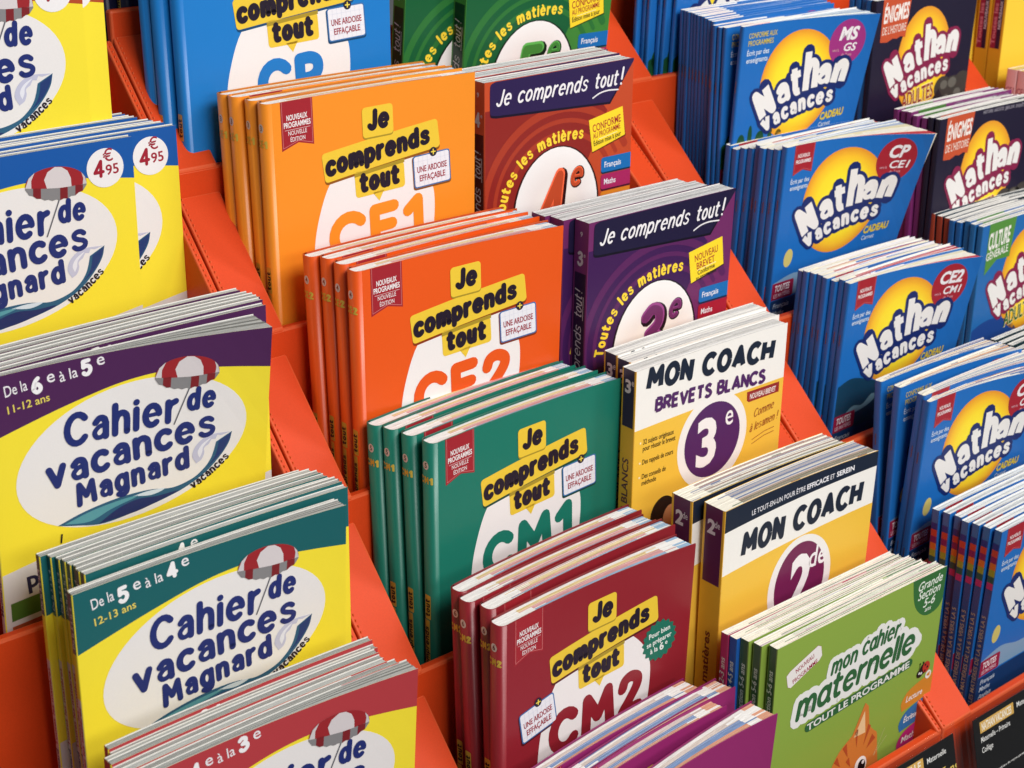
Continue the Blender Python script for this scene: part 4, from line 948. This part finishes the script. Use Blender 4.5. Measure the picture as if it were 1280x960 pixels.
# middle school workbooks
GC = 'secondary school workbooks in the third bay'
stack(K_5, [(.868, 1.09, -.188), (.800 + .016, 1.107, -.188)], d % ('green', '5e'), GC, yb=.022, F=4)
stack(K_4, [(.8254, 1.017, -.2799), (.8245, 1.0345, -.2790), (.8265, 1.052, -.2785)], d % ('brick red', '4e'), GC)
stack(K_3, [(.845, .9088, -.3771), (.834, .927, -.3770), (.829, .944, -.3765)], d % ('purple', '3e'), GC, F=2, yb=.004)
stack(K_M3, [(.8361, .8404, -.4813), (.8465, .858, -.4812), (.8475, .874, -.4805)], 'white and yellow exam guide marked 3e', GC, F=1)
stack(K_M2, [(.847, .748, -.5718), (.839, .7755, -.5715)], 'yellow and white exam guide marked 2de', GC, F=4, F2=3)
stack(None, [(.847, .6866, -.6662), (.841, .6975, -.6665), (.838, .708, -.666), (.834, .717, -.6665), (.833, .7252, -.6662)], ['apple green nursery workbook for 5-6 years'] * 3 + ['blue nursery workbook for 4-5 years', 'pink nursery workbook for 2-3 years'], GC, F=3, kinds=[K_NG, K_NG, K_NG, K_NB, K_NP], F2=4)
# blue holiday notebooks
GD = 'blue holiday notebooks in the fourth bay'
d = 'blue holiday notebook with %s'
stack(K_D0, [(1.123, 1.089, -.198)] + series(1.117, 1.0965, -.198, 5, -.004, .0062, seed=2), d % 'bushes, at the top of the bay', GD, yb=.012)
stack(K_D1, list(zip([1.118, 1.1135, 1.113, 1.1125, 1.116, 1.1165, 1.117, 1.1175, 1.118, 1.119, 1.12, 1.12, 1.121, 1.1215], [1.001, 1.018, 1.0245, 1.0305, 1.036, 1.041, 1.046, 1.051, 1.056, 1.061, 1.066, 1.071, 1.076, 1.0815], [-.2647, -.2675, -.268, -.267, -.2645, -.264, -.263, -.262, -.262, -.2615, -.261, -.261, -.2605, -.2605])), d % 'magenta MS bubble', GD, F=27, F2=[0, 16] + [4] * 12, yb=.012)
stack(K_D2, series(1.1177, .9391, -.3648, 9, -.0006, .0079, -.0014, seed=4), d % 'red CP bubble', GD, F=46, F2=[0, 16, 12, 10, 10, 8, 8, 6, 5], yb=.013)
stack(K_D3, series(1.1184, .856, -.4733, 8, -.0008, .0073, seed=6), d % 'red CE2 bubble', GD, F=26, F2=[0, 9, 7, 6, 6, 5, 5, 4], yb=.010)
stack(None, [(1.1262, .7639, -.5604), (1.127, .771, -.557), (1.121, .7925, -.5545), (1.121, .8135, -.5555)], d % 'red CM1 bubble', GD, F=24, F2=[0, 14, 14, 12], kinds=[K_D4, K_D4, K_D4C, K_D4C], yb=.008)
stack(K_D5, series(1.1309, .6803, -.6574, 7, -.0012, .0101, seed=8, jz=.0006), 'blue holiday notebook with colour banded spine', GD, F=14, F2=4, yb=.006)
# puzzle notebooks for grown-ups
GE = 'puzzle notebooks in the fifth bay'
stack(None, series(1.335, 1.021, -.266, 5, .002, .0085, seed=11), ['dark navy puzzle notebook of the upper tier'] + ['blue puzzle notebook of the upper tier'] * 4, GE, F=4, F2=3, kinds=[K_E1] + [K_EB] * 4)
stack(None, series(1.3355, .931, -.370, 7, .0005, .009, seed=12), ['dark navy puzzle notebook of the middle tier'] * 2 + ['purple puzzle notebook of the middle tier'] * 5, GE, F=4, F2=4, kinds=[K_E1, K_E1] + [K_EP] * 5)
stack(None, series(1.335, .868, -.465, 9, .0005, .0085, seed=13), ['blue puzzle notebook with green flag'] * 3 + ['plain blue puzzle notebook above culture stack'] * 2 + ['rust brown puzzle notebook'] * 4, GE, F=4, F2=5, kinds=[K_E3] * 3 + [K_EB] * 2 + [K_ER] * 4)
stack(K_E4, series(1.338, .785, -.577, 7, 0, .0092, seed=14), 'dark teal puzzle notebook at the right edge', GE, F=4, F2=4)
GF = 'yellow workbooks at the far right'
stack(K_F, [(1.60, 1.046, -.20), (1.60, 1.066, -.202), (1.597, 1.092, -.2)], 'yellow workbook with red and navy spine, upper tier', GF)
stack(K_P, [(1.585, .998, -.366), (1.585, 1.012, -.366)], 'pale pink CE1 workbook', GF)
stack(K_F, [(1.61, .935, -.375), (1.61, .953, -.375)], 'yellow workbook with red and navy spine, middle tier', GF)

# ------------------------------------------------------------------ clear label sleeves on the front rail
def sleeve(label, x0, x1, y, z, head, lines, extra=None):
    t = thing('label_holder', label, 'label holder', 'clear label holders on the front rail'); t.matrix_world = LEAN @ Matrix.Translation((x0, y, z)) @ Matrix.Rotation(radians(-14), 4, 'X')
    W, H = x1 - x0, .085
    mb = MB(); R = .006
    prof = [(-.0052, 0), (-.0045, 0), (-.0045, -H), (-.0052, -H)]
    mb.box((0, -.0052, -H), (W, -.0046, 0), (1, 1, 1)); mb.box((0, 0, -H), (W, .0006, .004), (1, 1, 1)); mb.box((0, -.0046, -H), (W, 0, -H + .0006), (1, 1, 1))
    mb.box((W - .0008, -.0045, -H + .001), (W, -.0002, 0), (1, 1, 1)); mb.box((0, -.0045, -H + .001), (.0008, -.0002, 0), (1, 1, 1))
    link('clear_sleeve', mb.mesh('clear_sleeve', M_CLEAR), t)
    c = MB(); x = .007; a = Art(); cw, ch = (W - 2 * x) * 1000, H * 1000 - 7
    c.box((x, -.0028, -H + .003), (W - x, -.0022, -.004), lin((12, 11, 12)))
    a.poly([(12, 6), (cw if head[2] else 12 + head[1], 6), (12 + head[1], 19), (12, 19)] if False else [(head[3], 5), (head[3] + head[1], 5), (head[3] + head[1], 15.5), (head[3], 15.5)], (212, 168, 84), 1)
    a.text(head[0], head[3] + 2.5, 13.8, 7.4, (244, 234, 214), 2, bold=.07, fit=head[1] - 6)
    for tx, xx, dd, h, w in lines: a.text(tx, xx, dd, h, (236, 234, 230), 2, bold=.02, fit=w)
    if extra: a.text(extra[0], extra[1], extra[2], 10, (212, 186, 90), 2, slant=.2, bold=.02)
    for pts, col, off in a.p:
        cols = col if isinstance(col, list) else [col] * len(pts); q = clip_rect(pts, cols, cw, ch)
        if not q: continue
        o = [(x + p[0] / 1000, -.0028 - off, -.004 - p[1] / 1000) for p in q[0]]
        n = (o[1][0] - o[0][0]) * (o[2][2] - o[0][2]) - (o[1][2] - o[0][2]) * (o[2][0] - o[0][0])
        if n < 0: o.reverse()
        c.face(o, q[1] if n >= 0 else q[1][::-1])
    link('printed_card', c.mesh('printed_card', M_COVER), t)
sleeve('clear label holder with black card reading NATHAN VACANCES'.replace('NATHAN VACANCES', 'Maternelle, Primaire, Collège'), 1.058, 1.50, .648, zlD(5) + .013, ('NATHAN VACANCES', 50, 0, 9), [('Maternelle – Primaire', 9, 24, 5.2, 43), ('Collège', 9, 34, 5.2, 16), ('Maternelle', 64, 12, 5.2, 24), ('Tous les cahiers du rayon parascolaire', 14, 58, 2, 66)])
sleeve('clear label holder under the green nursery workbook, with black card', .835, 1.044, .648, zlD(5) + .013, ('MATERNELLE', 60, 0, 92), [('Maternelle', 157, 13, 5.2, 26)], ('7ans', 172, 34))
